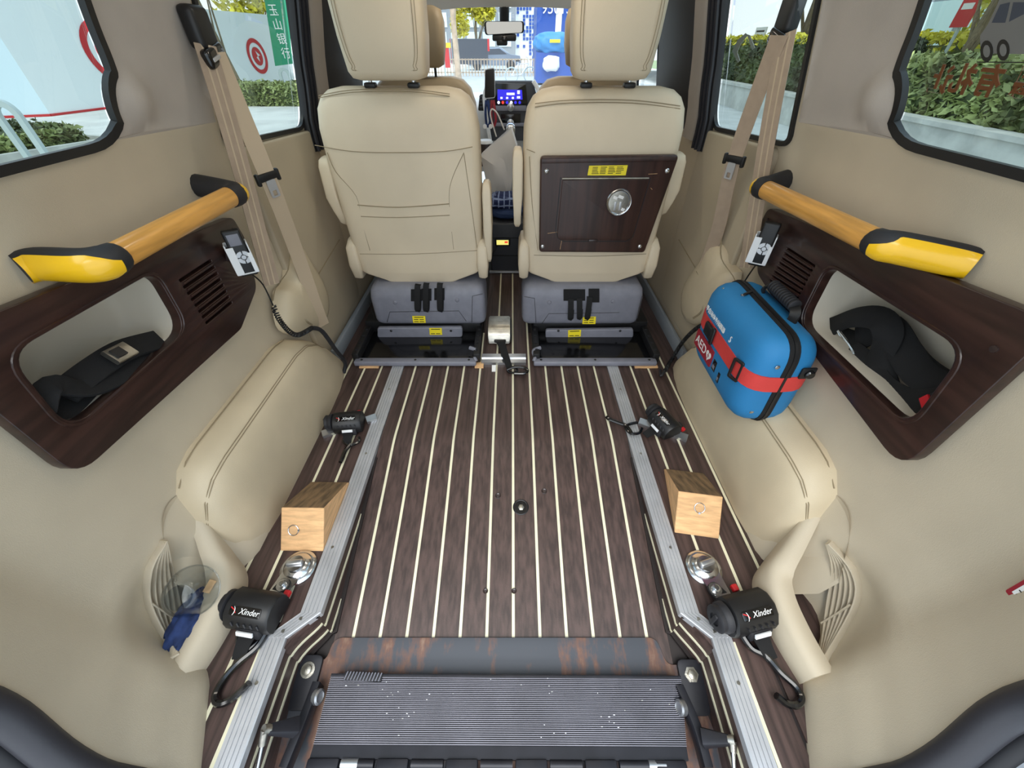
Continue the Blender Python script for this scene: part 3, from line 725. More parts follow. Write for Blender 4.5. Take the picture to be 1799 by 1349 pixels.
# ---- storage pockets behind the wheel arches
def on_wall(px, py, s, off=0):
    x = s * .7
    for _ in range(25):
        p = at(px, py, x=x); x = .5 * x + .5 * (s * (wall_v(p.y, p.z) - off) + XC)
    return at(px, py, x=x)
def pocket(s):
    t = thing('door_pocket', 'beige moulded storage pocket with louvred back, %s' % ('holding a clear bowl' if s < 0 else 'empty'), 'pocket', (s * .62 + XC, .32, 0))
    top = [Vector((s * .748 + XC, .535, .235)), Vector((s * .712 + XC, .495, .19)), Vector((s * .660 + XC, .445, .135)), Vector((s * .612 + XC, .40, .098)), Vector((s * .597 + XC, .345, .082)), Vector((s * .600 + XC, .27, .070)), Vector((s * .614 + XC, .195, .058))]
    if s < 0: top = [p + Vector((-.034 * min(1, i / 3), 0, 0)) for i, p in enumerate(top)]
    tp = smoothpath(top, 6); b = BM(); rings = []
    for i, p in enumerate(tp):
        f = i / (len(tp) - 1); th = .050 * min(1, .35 + 1.3 * f); zb = 0 if f > .35 else p.z * (1 - f / .35) * .75
        d = (tp[min(len(tp) - 1, i + 1)] - tp[max(0, i - 1)]); d.z = 0; d.normalize(); n = Vector((d.y, -d.x, 0)); n = n if n.x * s > 0 else -n
        q = p.copy(); rings.append([q + n * th * .0 + Vector((0, 0, -.012)), q + n * th * .25 + Vector((0, 0, -.002)), q + n * th * .6, q + n * th * .95 + Vector((0, 0, -.006)), Vector((q.x, q.y, zb)) + n * th * 1.0, Vector((q.x, q.y, zb)) - n * .004])
    ringloft(b, rings); o = obj('pocket_arm', b, 'wallbeige', t, 60)
    # concave back shell from the arch to the louvres
    b = BM(); rings = []
    for i in range(13):
        f = i / 12; y = .50 - .135 * f
        top_z = .235 - .10 * f + .05 * math.sin(f * math.pi); v = wall_v(y, .12) 
        rings.append([Vector((s * (.742 - .012 * f) + XC, y, top_z)), Vector((s * (.745 + .01 * math.sin(math.pi * f)) + XC, y - .006, top_z * .7)), Vector((s * .72 + XC, y - .012, top_z * .35)), Vector((s * .675 + XC, y - .02 + .02 * f, .012))])
    vr = [[b.verts.new(p) for p in r] for r in rings]
    for a, c in zip(vr, vr[1:]):
        for k in range(3): b.faces.new((a[k], a[k + 1], c[k + 1], c[k]))
    bmesh.ops.subdivide_edges(b, edges=b.edges[:], cuts=1, use_grid_fill=True, smooth=.6)
    obj('pocket_shell', b, 'wallbeige', t, 80)
    # louvre ribs
    for k in range(6):
        f = k / 5
        if s > 0: a_, m1, m2, e_ = (1452 + 8 * f * .4, 955 + 0 * f), (1462 + 34 * f, 1000 + 20 * f * .2), (1452 + 48 * f, 1068 - 8 * f), (1440 + 8 * f, 1165 - 10 * f)
        else: a_, m1, m2, e_ = (292 - 4 * f, 950 + 10 * f), (304 - 38 * f, 1005 - 10 * f * .2), (318 - 52 * f, 1078 - 14 * f), (312 - 6 * f, 1150 - 8 * f)
        lift = .012 * (1 - f)
        pts = []
        for q in smoothpath([(a_[0], a_[1], 0), (m1[0], m1[1], 0), (m2[0], m2[1], 0), (e_[0], e_[1], 0)], 5):
            pts.append(on_wall(q[0], q[1], s, .016))
        b = BM(); sweep(b, pts, rpoly([(-.0032, -.02), (.0032, -.02), (.0018, .003), (-.0018, .003)], .001, 1), (-s, -.1, .35)); obj('louvre_rib', b, 'wallbeige', t)
    b = BM()
    pts = [on_wall(p[0], p[1], s, .019) for p in ([(1442, 1095), (1470, 1078), (1494, 1062)] if s > 0 else [(322, 1094), (290, 1076), (267, 1060)])]
    tube(b, pts, .0022, 5); obj('cross_rib', b, 'wallbeige', t)
    return t
for s in (-1, 1): pocket(s)

# ================================================================== REAR SEATS
def rrect(hw, y0, y1, z, r, cx, n=4):
    return [Vector((p.x, p.y, z)) for p in rpoly([(cx - hw, y0), (cx + hw, y0), (cx + hw, y1), (cx - hw, y1)], r, n)]
def quad(name, px, y, m, parent, th=.001, r=.002, bev=0):
    """thin plate on the plane y= through four pixel corners (facing the camera)"""
    q = [at(p[0], p[1], y=y) for p in px]
    return plate(name, rpoly([(v.x, v.z) for v in q], r, 3), [], th, m, parent, bev=bev, place=lambda c: Vector((c.x, y - c.z, c.y)))
def sticker(px, y, parent, rows=3):
    o = quad('warning_label', px, y, 'labelyellow', parent, .0008, .0012); q = [at(p[0], p[1], y=y) for p in px]
    w = (q[1] - q[0]); h = (q[3] - q[0])
    for k in range(rows):
        f = .18 + .64 * k / max(1, rows - 1); n = 4 if rows > 3 else 2
        for j in range(n):
            a = .1 + .84 * j / n; b_ = a + .84 / n * (.8 if rows <= 3 else .62 + .3 * random.random())
            if rows <= 3 and k == 0 and j: continue
            if rows <= 3 and k == 0: a, b_ = .14, .86
            bm = BM(); p0 = q[0] + w * a + h * f; p1 = q[0] + w * b_ + h * f
            sweep(bm, [p0 + Vector((0, -.0009, 0)), p1 + Vector((0, -.0009, 0))], rect(.0004, abs(h.z) * (.065 if rows > 3 else .10)), (0, 0, 1)); obj('print', bm, 'ink', o, 0)
    return o
def screw(p, d, r, parent, m='chrome', name='screw'):
    b = BM(); lathe(b, [(r, 0), (r, r * .25), (r * .7, r * .55), (r * .3, r * .6), (.0002, r * .4)], axis_m(p, d), 14); return obj(name, b, m, parent)

def rear_seat(cx, s, label):
    t = thing('passenger_seat', label, 'seat', (cx, 1.6, 0))
    Y = 1.498
    rings = []
    for z, hw, y0, y1, r in [(.235, .140, Y + .012, 1.60, .03), (.252, .146, Y + .006, 1.62, .03), (.260, .160, Y + .004, 1.63, .03), (.288, .232, Y + .002, 1.64, .032), (.30, .247, Y, 1.64, .035), (.36, .256, Y, 1.64, .04), (.5, .262, Y - .002, 1.64, .045), (.7, .267, Y, 1.64, .045), (.79, .266, Y + .002, 1.635, .045), (.845, .256, Y + .006, 1.63, .045), (.875, .238, Y + .012, 1.62, .045), (.893, .212, Y + .024, 1.60, .04), (.901, .17, Y + .042, 1.58, .03)]:
        rings.append(rrect(hw, y0, y1, z, r, cx, 5))
    b = BM(); ringloft(b, rings); back = obj('backrest', b, 'leather', t, 60)
    # headrest
    hc = cx + (.0 if s < 0 else -.005); rings = []
    for z, hw, y0, y1, r in [(.918, .085, 1.50, 1.575, .02), (.924, .108, 1.482, 1.59, .03), (.94, .118, 1.474, 1.60, .035), (1.02, .127, 1.468, 1.605, .038), (1.10, .131, 1.468, 1.6, .038), (1.17, .130, 1.476, 1.59, .036), (1.195, .115, 1.49, 1.575, .03), (1.203, .09, 1.51, 1.56, .02)]:
        rings.append(rrect(hw, y0, y1, z, r, hc, 5))
    b = BM(); ringloft(b, rings); hr = obj('headrest', b, 'leather', t, 60)
    for off in (0, .008):
        pts = [(hc + hw - .018 - off, 1.4668 + dy, z) for z, hw, dy in [(1.16, .130, .007), (1.06, .129, 0), (.985, .122, .004), (.955, .112, .006), (.942, .10, .008)]] + [(hc - hw + .018 + off, 1.4668 + dy, z) for z, hw, dy in [(.942, .10, .008), (.955, .112, .006), (.985, .122, .004), (1.06, .129, 0), (1.16, .130, .007)]]
        seamline(smoothpath(pts, 4), hr, .001)
    for dx in (-.068, .068):
        b = BM(); box(b, (hc + dx, 1.535, .905), (.036, .03, .014), None, .005, 2); pc = obj('post_collar', b, 'black', t)
        b = BM(); cyl(b, (hc + dx, 1.54, .89), (hc + dx, 1.54, .94), .006, None, 10); obj('headrest_post', b, 'chrome', t)
    # stitched seams of the back
    yl = Y - .0005
    def line(px, off=0, m='seam', r=.0012): return seamline(smoothpath([at(p[0], p[1], y=yl - off) for p in px], 4), back, r, m)
    if s < 0:
        line([(553, 255), (620, 266), (700, 268), (780, 266), (830, 258)])
        line([(575, 268), (590, 302), (626, 345), (636, 390), (650, 440)]); line([(815, 268), (795, 312), (789, 345), (793, 400), (797, 438)])
        line([(628, 360), (700, 364), (789, 358)], .001, 'seam', .002); line([(634, 380), (700, 382), (790, 378)], .001, 'seam', .0016)
        line([(632, 446), (730, 446), (838, 440)]); line([(560, 168), (620, 158), (720, 157), (790, 165)], -.012); line([(560, 172), (620, 162), (720, 161), (790, 169)], -.012)
        line([(815, 270), (825, 340), (838, 435)])
    else:
        line([(925, 262), (940, 268)]); line([(930, 275), (935, 360), (945, 440)])
        line([(940, 182), (1000, 176), (1110, 176), (1195, 186)], -.008); line([(940, 188), (1000, 181), (1110, 181), (1195, 191)], -.008)
        line([(938, 448), (1040, 450), (1135, 446)])
    # cushion, hinge side covers
    b = BM(); box(b, (cx, 1.86, .30), (.50, .46, .16), None, .05, 4); obj('seat_cushion', b, 'leather', t, 60)
    for k, dx in ((-1, -.262), (1, .262)):
        b = BM(); rings = [rrect(w, 1.485 + e, 1.62, z, .012, cx + dx * .985, 3) for z, w, e in [(.262, .010, .03), (.275, .018, .010), (.33, .023, 0), (.40, .020, .006), (.425, .012, .03)]]
        ringloft(b, rings); obj('hinge_cover', b, 'leather', t, 60)
    # folded armrests
    arms = [(-1, .70, .47, .045, 1.58), (1, .63, .335, .032, 1.545)] if s < 0 else [(-1, .735, .475, .036, 1.545), (1, .71, .50, .05, 1.60)]
    for k, zt, zb, w, ya in arms:
        x = cx + k * (.262 + w / 2 + .006); b = BM(); rings = []
        for f, ww, d in [(0, .5, .02), (.03, .8, .032), (.12, 1, .04), (.55, 1, .05), (.75, .8, .05), (.94, .7, .045), (1, .4, .03)]:
            z = zb + (zt - zb) * (1 - f); sh = -k * max(0, f - .6) * .06 if (k == s) else 0
            rings.append([v + Vector((sh, 0, 0)) for v in rrect(w * .5 * ww, ya - d, ya + d, z, w * .2 * ww, x, 3)])
        ringloft(b, rings); obj('armrest', b, 'leather', t, 60)
    # grey moulded cover at the foot of the back
    a, b2 = (at(645, 512, y=1.45).x, at(851, 512, y=1.45).x) if s < 0 else (at(918, 512, y=1.45).x, at(1135, 512, y=1.45).x)
    mx, hw = (a + b2) / 2, (b2 - a) / 2
    rings = [rrect(hw - e, 1.45 + f, 1.63, z, .03, mx, 4) for z, e, f in [(.075, .012, .012), (.085, .004, .004), (.10, 0, .0), (.20, 0, 0), (.235, .006, .006), (.248, .016, .018), (.253, .03, .03)]]
    b = BM(); ringloft(b, rings); cov = obj('base_cover', b, 'greyplast', t, 50)
    yc = 1.4495
    def gl(px, r=.0012): return seamline([at(p[0], p[1], y=yc) for p in px], cov, r, 'black', 'panel_line')
    if s < 0:
        gl([(680, 566), (685, 548), (806, 546), (819, 564)]); gl([(829, 566), (830, 520), (848, 516)], .001); gl([(648, 530), (658, 563)], .001)
        sc_ = [(694, 531), (803, 527)]; lab = [(724, 555), (747, 555), (748, 567), (726, 567)]; lb2 = [(754, 576), (776, 576), (777, 588), (755, 588)]
    else:
        gl([(951, 570), (964, 551), (1088, 549)]); gl([(942, 570), (939, 524), (921, 521)], .001); gl([(1128, 520), (1117, 566)], .001)
        sc_ = [(965, 531), (1077, 529)]; lab = [(1024, 557), (1047, 556), (1046, 569), (1023, 569)]; lb2 = [(998, 580), (1021, 579), (1020, 591), (998, 592)]
    for p in sc_: screw(at(p[0], p[1], y=yc), (0, -1, 0), .0085, cov, 'greyplast', 'screw_recess')
    sticker(lab, yc - .0003, cov)
    # lift bar
    yb = 1.462
    px = [(665, 572), (813, 571), (813, 588), (665, 590)] if s < 0 else [(958, 576), (1111, 574), (1111, 589), (958, 592)]
    bar = quad('lift_bar', px, yb, 'greyplast', t, .02, .012, .004)
    sticker(lb2, yb - .0203, bar, 2)
    for fx in (.15, .86):
        q = at(px[0][0] + (px[1][0] - px[0][0]) * fx, 581, y=yb - .02); screw(q, (0, -1, 0), .0055, bar, 'black', 'bar_screw')
    # tray, rails and front lip
    x0, x1 = (-.640, -.150) if s < 0 else (.105, .59)
    b = BM(); box(b, ((x0 + x1) / 2, 1.43, .010), (x1 - x0, .34, .012), None, .003); obj('slide_tray', b, 'blackgloss', t)
    for x in (x0 - .004, x1 + .004):
        b = BM(); box(b, (x, 1.44, .028), (.028, .34, .045), None, .004); rl = obj('slide_rail', b, 'black', t)
        for k in range(5):
            b = BM(); cyl(b, (x, 1.30 + k * .05, .05), (x, 1.30 + k * .05, .054), .006, None, 8); obj('rail_bolt', b, 'blackrub', rl)
    b = BM(); box(b, ((x0 + x1) / 2 + s * .004, 1.545, .045), (x1 - x0 + .03, .13, .06), None, .01); obj('mechanism', b, 'black', t)
    l0, l1 = (at(620, 641, z=.02).x, at(836, 641, z=.02).x) if s < 0 else (at(938, 641, z=.02).x, at(1156, 641, z=.02).x)
    b = BM(); box(b, ((l0 + l1) / 2, 1.262, .016), (l1 - l0, .034, .022), None, .006, 3); lip = obj('front_lip', b, 'greyplast', t)
    for fx in (.06, .5, .94): screw(Vector((l0 + (l1 - l0) * fx, 1.262, .0268)), (0, 0, 1), .005, lip, 'black')
    e = l1 if s < 0 else l0
    b = BM(); tube(b, smoothpath([(e - s * .0, 1.262, .02), (e - s * -.006, 1.275, .03), (e + s * -.0, 1.30, .045), (e + s * .03, 1.315, .05)], 4), .008, 8); obj('lever_end', b, 'greyplast', t)
    sh = [(l0 + .02, l0 + .10), (l1 - .006, l1 + .03)] if s < 0 else [(l1 - .09, l1 + .005)]
    for u, v in sh:
        b = BM(); box(b, ((u + v) / 2, 1.256, .0035), (v - u, .035, .007), None, .001); obj('wooden_shim', b, 'chock', t)
    # black hook-and-loop straps
    if s < 0: st = [(733.5, 503, 543, 8), (748.5, 501, 543, 8), (772.5, 501, 543, 8)]; pt = [(722, 508, 741, 529), (741, 507, 758, 528), (763, 506, 781, 527)]
    else: st = [(1003, 527, 558, 6), (1018, 526, 557, 5), (1036, 524, 557, 8)]; pt = [(990, 508, 1028, 528), (1034, 507, 1053, 531)]
    for x_0, y_0, x_1, y_1 in pt: quad('strap_patch', [(x_0, y_0), (x_1, y_0), (x_1, y_1), (x_0, y_1)], 1.4488, 'blackcloth', cov, .0016, .001)
    for x, ya, yb_, w in st:
        p0, p1 = at(x, ya, y=1.441), at(x + (-4 if x > 1030 else 0) + random.uniform(-1, 1), yb_, y=1.437)
        pts = smoothpath([p0 + Vector((0, .02, .0)), p0, p0.lerp(p1, .5) + Vector((0, -.006, 0)), p1, p1 + Vector((.003, .006, -.003)), p0.lerp(p1, .6) + Vector((.004, .006, 0))], 5)
        b = BM(); sweep(b, pts, rect(.023, .002), [Vector((0, -1, .001))] * 12 + [Vector((0, -1, .001))] * (len(pts) - 12)); obj('strap', b, 'blackcloth', cov)
    return t
seatL = rear_seat(-.377, -1, 'beige leather rear seat with plain stitched back and map pocket')
seatR = rear_seat(.306, 1, 'beige leather rear seat with dark wood fold-down table on its back')

# ---- fold-down table on the right seat back
tb = 'passenger_seat'
yT = 1.484
def q2(px): return [at(p[0], p[1], y=yT) for p in px]
def onT(pts): return [(v.x, v.z) for v in q2(pts)]
t = seatR
fp = plate('table_frame', rpoly(onT([(947, 441), (1131, 442), (1192, 271), (949, 274)]), .014, 5), [], .026, 'woodgloss', t, bev=.006, place=lambda c: Vector((c.x, yT + .014 - c.z, c.y)))
yT2 = yT - .012
plate('table_door', rpoly([(at(p[0], p[1], y=yT2).x, at(p[0], p[1], y=yT2).z) for p in [(978, 421), (1110, 421), (1140, 314), (988, 316)]], [.02, .03, .004, .004], 6), [], .006, 'woodgloss', fp, bev=.002, place=lambda c: Vector((c.x, yT2 + .003 - c.z, c.y)))
gp = [at(p[0], p[1], y=yT2 - .0005) for p in [(985, 312), (976, 405), (980, 418), (990, 424), (1100, 424), (1112, 416), (1143, 312)]]
b = BM(); sweep(b, gp, rect(.003, .0012), (0, -1, 0)); obj('door_groove', b, 'black', fp)
b = BM(); p0, p1 = at(988, 314, y=yT2 - .003), at(1140, 313, y=yT2 - .003); cyl(b, p0, p1, .0032, None, 8); obj('hinge', b, 'steel', fp)
b = BM(); sweep(b, [at(952, 283, y=yT2), at(1186, 279, y=yT2)], rpoly([(-.007, -.003), (.007, -.003), (.007, .004), (-.007, .004)], .003, 2), (0, -1, 0)); obj('top_moulding', b, 'woodgloss', fp)
b = BM(); p = at(1042, 423, y=yT2 - .004); box(b, p, (.034, .005, .010), None, .002); obj('latch', b, 'woodgrey', fp)
for px in [(960, 301), (1172, 300), (953, 433), (1124, 433)]: screw(at(px[0], px[1], y=yT2 + .0005), (0, -1, 0), .008, fp)
p = at(1087, 355, y=yT2 - .003)
b = BM(); lathe(b, [(.044, 0), (.0455, .004), (.043, .0075), (.039, .006), (.037, .003)], axis_m(p, (0, -1, 0)), 32); hd = obj('ring_handle', b, 'chrome', fp)
b = BM(); lathe(b, [(.039, 0), (.039, .0025), (.03, .004), (.0005, .0045)], axis_m(p, (0, -1, 0)), 28); obj('handle_disc', b, 'steel', hd)
for dx in (-.012, .006):
    b = BM(); box(b, p + Vector((dx, -.005, -.012)), (.008, .002, .03), None, .0008); obj('handle_grip', b, 'alu', hd)
for dx, dz, w in ((-.016, .016, .016), (.004, .018, .02), (.018, -.024, .012)):
    b = BM(); box(b, p + Vector((dx, -.0048, dz)), (w, .0012, .010), (0, R(20), 0), .0004); obj('worn_film', b, 'paper', hd)
sticker([(1035, 291), (1103, 290), (1099, 308), (1032, 308)], yT2 - .0003, fp, 5)
for a, c in (((1139, 306), (1155, 305)), ((993, 388), (984, 438)), ((1075, 405), (1064, 417)), ((1143, 330), (1146, 333)), ((962, 410), (990, 406))):
    b = BM(); sweep(b, [at(a[0], a[1], y=yT2 - .0002), at(c[0], c[1], y=yT2 - .0002)], rect(.0011, .0004), (0, -1, 0)); obj('scratch', b, 'chock', fp)

# ---- steel threshold and the floor-mounted strap reel between the seats
t = tag(None or bpy.data.objects.new('threshold_plate', None), 'stepped bright aluminium threshold plate on the floor between the seats', 'threshold plate'); COL.objects.link(t)
a, c = at(846, 641, z=0), at(924, 641, z=0)
t.location = ((a.x + c.x) / 2, a.y, 0)
b = BM(); ringloft(b, [[Vector((x, a.y + u, z)) for u, z in [(0, .0006), (0, .012), (.022, .013), (.026, .020), (.05, .021), (.05, .0006)]] for x in (a.x, c.x)]); obj('stepped_plate', b, 'alubright', t, 20)
b = BM(); box(b, at(871, 640, z=.02) + Vector((-.008, -.01, -.013)), (.016, .03, .004), (R(20), 0, 0)); obj('tape_corner', b, 'white', t)

def strap_reel():
    p = at(877, 606, z=0)
    t = thing('strap_reel', 'bright metal strap reel with black webbing and hook between the seats', 'strap reel', p)
    w = .048; y0 = p.y; b = BM(); prof = [(y0, .012), (y0 + .012, .038), (y0 + .026, .058), (y0 + .042, .068), (y0 + .06, .072), (y0 + .135, .068), (y0 + .14, .001), (y0 + .004, .001)]
    ringloft(b, [[Vector((p.x + x, y, z)) for y, z in prof] for x in (-w, w)]); bmesh.ops.bevel(b, geom=b.edges[:], offset=.004, segments=2, affect='EDGES'); obj('metal_housing', b, 'steel', t, 40)
    b = BM(); box(b, p + Vector((.052, .07, .03)), (.008, .12, .06), None, .006); obj('side_cover', b, 'black', t)
    b = BM(); box(b, p + Vector((.004, .004, .018)), (.052, .016, .014), (R(-50), 0, 0), .004); obj('webbing_slot', b, 'black', t)
    h = at(895, 652, z=.012)
    pts = smoothpath([p + Vector((.004, .004, .018)), p + Vector((.008, -.02, .03)), p + Vector((.018, -.065, .030)), h + Vector((0, .01, .01))], 6)
    b = BM(); sweep(b, pts, rect(.045, .003), [Vector((0, -.2, 1))] * len(pts), False, [1 - .45 * i / (len(pts) - 1) for i in range(len(pts))]); obj('webbing', b, 'blackcloth', t)
    lp = [h + Vector((.02 * math.cos(a) + .012, .012 * math.sin(a) + .006, .004 * math.sin(a))) for a in [R(30 * i) for i in range(12)]]
    b = BM(); tube(b, lp, .0045, 8, True); obj('ring', b, 'blackgloss', t)
    q = h + Vector((.02, 0, .0))
    b = BM(); tube(b, smoothpath([q + Vector((-.03, .006, .004)), q + Vector((0, .012, .012)), q + Vector((.035, .010, .012)), q + Vector((.052, -.002, .006)), q + Vector((.040, -.016, .002)), q + Vector((.0, -.014, .0))], 5), .0065, 8); obj('hook', b, 'blackgloss', t)
    return t
strap_reel()

# ================================================================== LOOSE THINGS AND FLOOR FITTINGS
# ---- wheel chocks: square timber cut on the diagonal, standing on the cut
def chock(bl, br, yaw, label):
    w = (br - bl).length; t = thing('wheel_chock', label, 'wheel chock', (bl + br) / 2)
    f = Vector((-(br - bl).y, (br - bl).x, 0)).normalized(); r = (br - bl).normalized()
    tri = [(0, 0), (.076, .084), (.205, .012), (.213, 0)]
    A = [bl + f * u + Vector((0, 0, z)) for u, z in tri]; B_ = [br + f * u + Vector((0, 0, z)) for u, z in tri]
    b = BM(); ringloft(b, [A, B_]); bmesh.ops.recalc_face_normals(b, faces=b.faces); bmesh.ops.bevel(b, geom=b.edges[:], offset=.0015, segments=1, affect='EDGES')
    o = obj('timber_wedge', b, 'chock', t, 20)
    n = (A[2] - A[1]).cross(r).normalized(); n = n if n.z > 0 else -n
    b = BM(); e = .0016; q = [A[1] + n * .0004 + r * e + (A[2] - A[1]) * .012, B_[1] + n * .0004 - r * e + (A[2] - A[1]) * .012, B_[2] + n * .0004 - r * e, A[2] + n * .0004 + r * e]
    ringloft(b, [[p - n * .0006 for p in q], [p + n * .0002 for p in q]]); obj('weathered_top', b, 'chocktop', t, 0)
    fn = (A[1] - A[0]).cross(r).normalized(); fn = fn if fn.y < 0 else -fn
    return t, A, B_, fn
def ring_thing(label, c, u, v, n):
    t = thing('finger_ring', label, 'ring', c)
    b = BM(); tube(b, [c + n * .0016 + (u * math.cos(R(18 * i)) + v * math.sin(R(18 * i))) * .0135 for i in range(20)], .0014, 8, True); obj('band', b, 'chrome', t)
    g = c + n * .0022 + -v * .0142 if label.endswith('right chock') else c + n * .0022 + u * .0142
    b = BM(); lathe(b, [(.0004, -.002), (.0026, .0005), (.0022, .0016), (.0004, .0017)], axis_m(g, n), 8); obj('stone', b, 'clear', t)
    b = BM(); lathe(b, [(.0008, -.0018), (.003, .0), (.003, .0007)], axis_m(g, n), 8); obj('setting', b, 'chrome', t)
for bl, br, lab, (px, py), rl in ((at(490, 968, z=0) + Vector((.004, 0, 0)), at(568, 969, z=0), 'square timber wheel chock beside the left edge strip', (516, 931), 'thin silver ring with stone lying on the left chock'),
                                  (at(1181, 936, z=0) + Vector((.006, 0, 0)), at(1263, 947, z=0), 'square timber wheel chock beside the right edge strip', (1229, 892), 'thin silver ring with stone lying on the right chock')):
    t, A, B_, fn = chock(bl, br, 0, lab)
    a = at(px, py, z=0); d = (a - Vector((0, 0, 1))).normalized(); k = (A[0] - Vector((0, 0, 1))).dot(fn) / d.dot(fn)
    c = Vector((0, 0, 1)) + d * k; u = (B_[0] - A[0]).normalized(); v = (A[1] - A[0]).normalized()
    ring_thing(rl, c, u, v, fn)

# ---- wheelchair tie-down retractors: built at the origin (x = long axis, -y = strap side), then set on the floor
def retractor(name_label, loc, yaw, hook, anchor, foil, group, k=1.0):
    t = thing('tie_down_retractor', name_label, 'tie-down', (0, 0, 0), group)
    prof = [(-.032, .004), (-.036, .018), (-.034, .034), (-.022, .05), (-.004, .058), (.018, .056), (.032, .044), (.036, .022), (.034, .004)]
    b = BM(); ringloft(b, [[Vector((x, y * k, z * k + .006)) for y, z in prof] for x, k in [(-.047, .9), (-.043, 1), (.040, 1), (.046, .92)]]); body = obj('housing', b, 'black', t, 40)
    # ratchet knob
    b = BM(); lathe(b, [(.022, 0), (.0285, .003), (.0285, .012), (.025, .016), (.0255, .024), (.022, .027), (.012, .0275), (.011, .0245), (.0003, .0245)], axis_m((-.047, 0, .036), (-1, 0, 0)), 20); kn = obj('ratchet_knob', b, 'blackrub', t)
    b = BM(); box(b, (-.0755, 0, .036), (.006, .008, .036), None, .002); obj('knob_bar', b, 'blackrub', kn)
    # logo plate on the sloping front-top
    up = (Vector((0, -.004, .064)) - Vector((0, -.022, .056))).normalized()
    mt = frame_m((0, -.0135, .0608), (1, 0, 0), up)
    plate('badge', rpoly([(-.032, -.0085), (.032, -.0085), (.032, .0085), (-.032, .0085)], .004, 4), [], .0012, 'blackgloss', t, mt=mt, bev=.0004)
    text('badge_lettering', 'Xinder', .0145, mt @ Matrix.Translation((-.012, -.0045, .0014)), 'white', t, .0002, 'LEFT', .3)
    text('badge_mark', ')', .016, mt @ Matrix.Translation((-.024, -.0045, .0014)), 'white', t, .0002)
    b = BM(); sweep(b, [mt @ Vector((-.030, .005, .0014)), mt @ Vector((-.022, .001, .0014)), mt @ Vector((-.018, -.004, .0014))], rect(.0018, .0003), mt.to_3x3() @ Vector((0, 0, 1))); obj('badge_swoosh', b, 'red', t)
    # raised ribs under the badge
    for i in range(5):
        x = -.026 + i * .0135
        b = BM(); cyl(b, (x, -.0305, .047), (x + .004, -.0345, .041), .0022, .0016, 6); obj('grip_rib', b, 'blackrub', body)
    # strap mouth, webbing and hook
    b = BM(); box(b, (.006, -.036, .020), (.05, .012, .026), (R(-15), 0, 0), .005); obj('strap_mouth', b, 'blackrub', t)
    b = BM(); box(b, (.004, -.0425, .031), (.034, .004, .009), (R(-30), 0, 0), .001); obj('white_tag', b, 'whitesheet', t)
    wp = smoothpath([(.004, -.036, .02), (.004, -.055, .017), (.006, -.078, .010)], 5)
    b = BM(); sweep(b, wp, rect(.034, .0028), (0, 0, 1), False, [1 - .3 * i / (len(wp) - 1) for i in range(len(wp))]); obj('webbing', b, 'blackcloth', t)
    inv = (Matrix.Translation(loc) @ Matrix.Rotation(yaw, 4, 'Z') @ Matrix.Scale(k, 4)).inverted()
    hk = obj('hook', hook(inv), 'blackgloss', t)
    # mounting lug, bolt, red release button
    b = BM(); plate_pts = rpoly([(-.016, -.01), (.016, -.01), (.014, .04), (-.014, .04)], [.002, .002, .014, .014], 5)
    b.free(); ax = anchor['lug']
    plate('mounting_lug', plate_pts, [], .006, 'black', t, mt=frame_m(ax, anchor['dir'].cross(Vector((0, 0, 1))) * 1.0, anchor['dir']))
    bp = Vector(ax) + anchor['dir'] * .026 + Vector((0, 0, .006))
    b = BM(); lathe(b, [(.0135, 0), (.0135, .0018), (.008, .002), (.008, .007), (.005, .0075), (.005, .0105), (.0003, .0105)], axis_m(bp, (0, 0, 1)), 12); obj('lug_bolt', b, anchor.get('bolt', 'chrome'), t)
    b = BM(); rb = Vector(anchor['red']); box(b, rb, (.013, .014, .012), None, .003); obj('release_button', b, 'red', t)
    if anchor.get('disc'):
        c = Vector(anchor['disc'])
        b = BM(); lathe(b, [(.038, .0005), (.0385, .004), (.034, .0085), (.03, .009), (.0285, .012), (.018, .016), (.0175, .024), (.0003, .025)], axis_m(c, (0, 0, 1)), 32); dk = obj('floor_anchor', b, 'chrome', t)
        dr = Vector(anchor['key']); b = BM(); box(b, c + Vector((0, 0, .027)), (.036, .013, .010), (0, 0, math.atan2(dr.y, dr.x)), .0045, 3); obj('anchor_key', b, 'alubright', dk)
        b = BM(); l = Vector(ax) - c; mtk = frame_m(c + Vector((0, 0, .005)), l.cross(Vector((0, 0, 1))), l); plate('anchor_tongue', rpoly([(-.024, .01), (.024, .01), (.014, l.length + .02), (-.014, l.length + .02)], .008, 4), [], .003, 'chrome', dk, mt=mtk); b.free()
    for (fx, fy, fr, L) in foil:
        o_ = BM(); box(o_, (fx, fy, .0145), (L, .022, .002), (R(12), 0, fr)); box(o_, (fx + math.sin(fr) * .012, fy - math.cos(fr) * .012, .007), (L, .002, .014), (R(12), 0, fr)); obj('foil_bracket', o_, 'alubright', t, 0)
    t.location = loc; t.rotation_euler = (0, 0, yaw); t.scale = (k, k, k)
    return t
def hook_px(bail, shank, z0=.010, r=.0062, rb=.0048):
    """strap hook lying on the floor: a bail round the webbing and a shank that curls back"""
    def f(inv):
        b = BM()
        for pts, rr in ((bail, rb), (shank, r)):
            P = smoothpath([inv @ at(p[0], p[1], z=(p[2] if len(p) > 2 else z0)) for p in pts], 6); tube(b, P, rr, 8)
        return b
    return f
GRP = 'wheelchair tie-downs on the floor'
pL = at(459, 1088, z=0); pR = at(1304, 1091, z=0); KB = 1.14
q = Matrix.Rotation(R(8), 3, 'Z') @ (at(520, 1000, z=.012) - pL) / KB
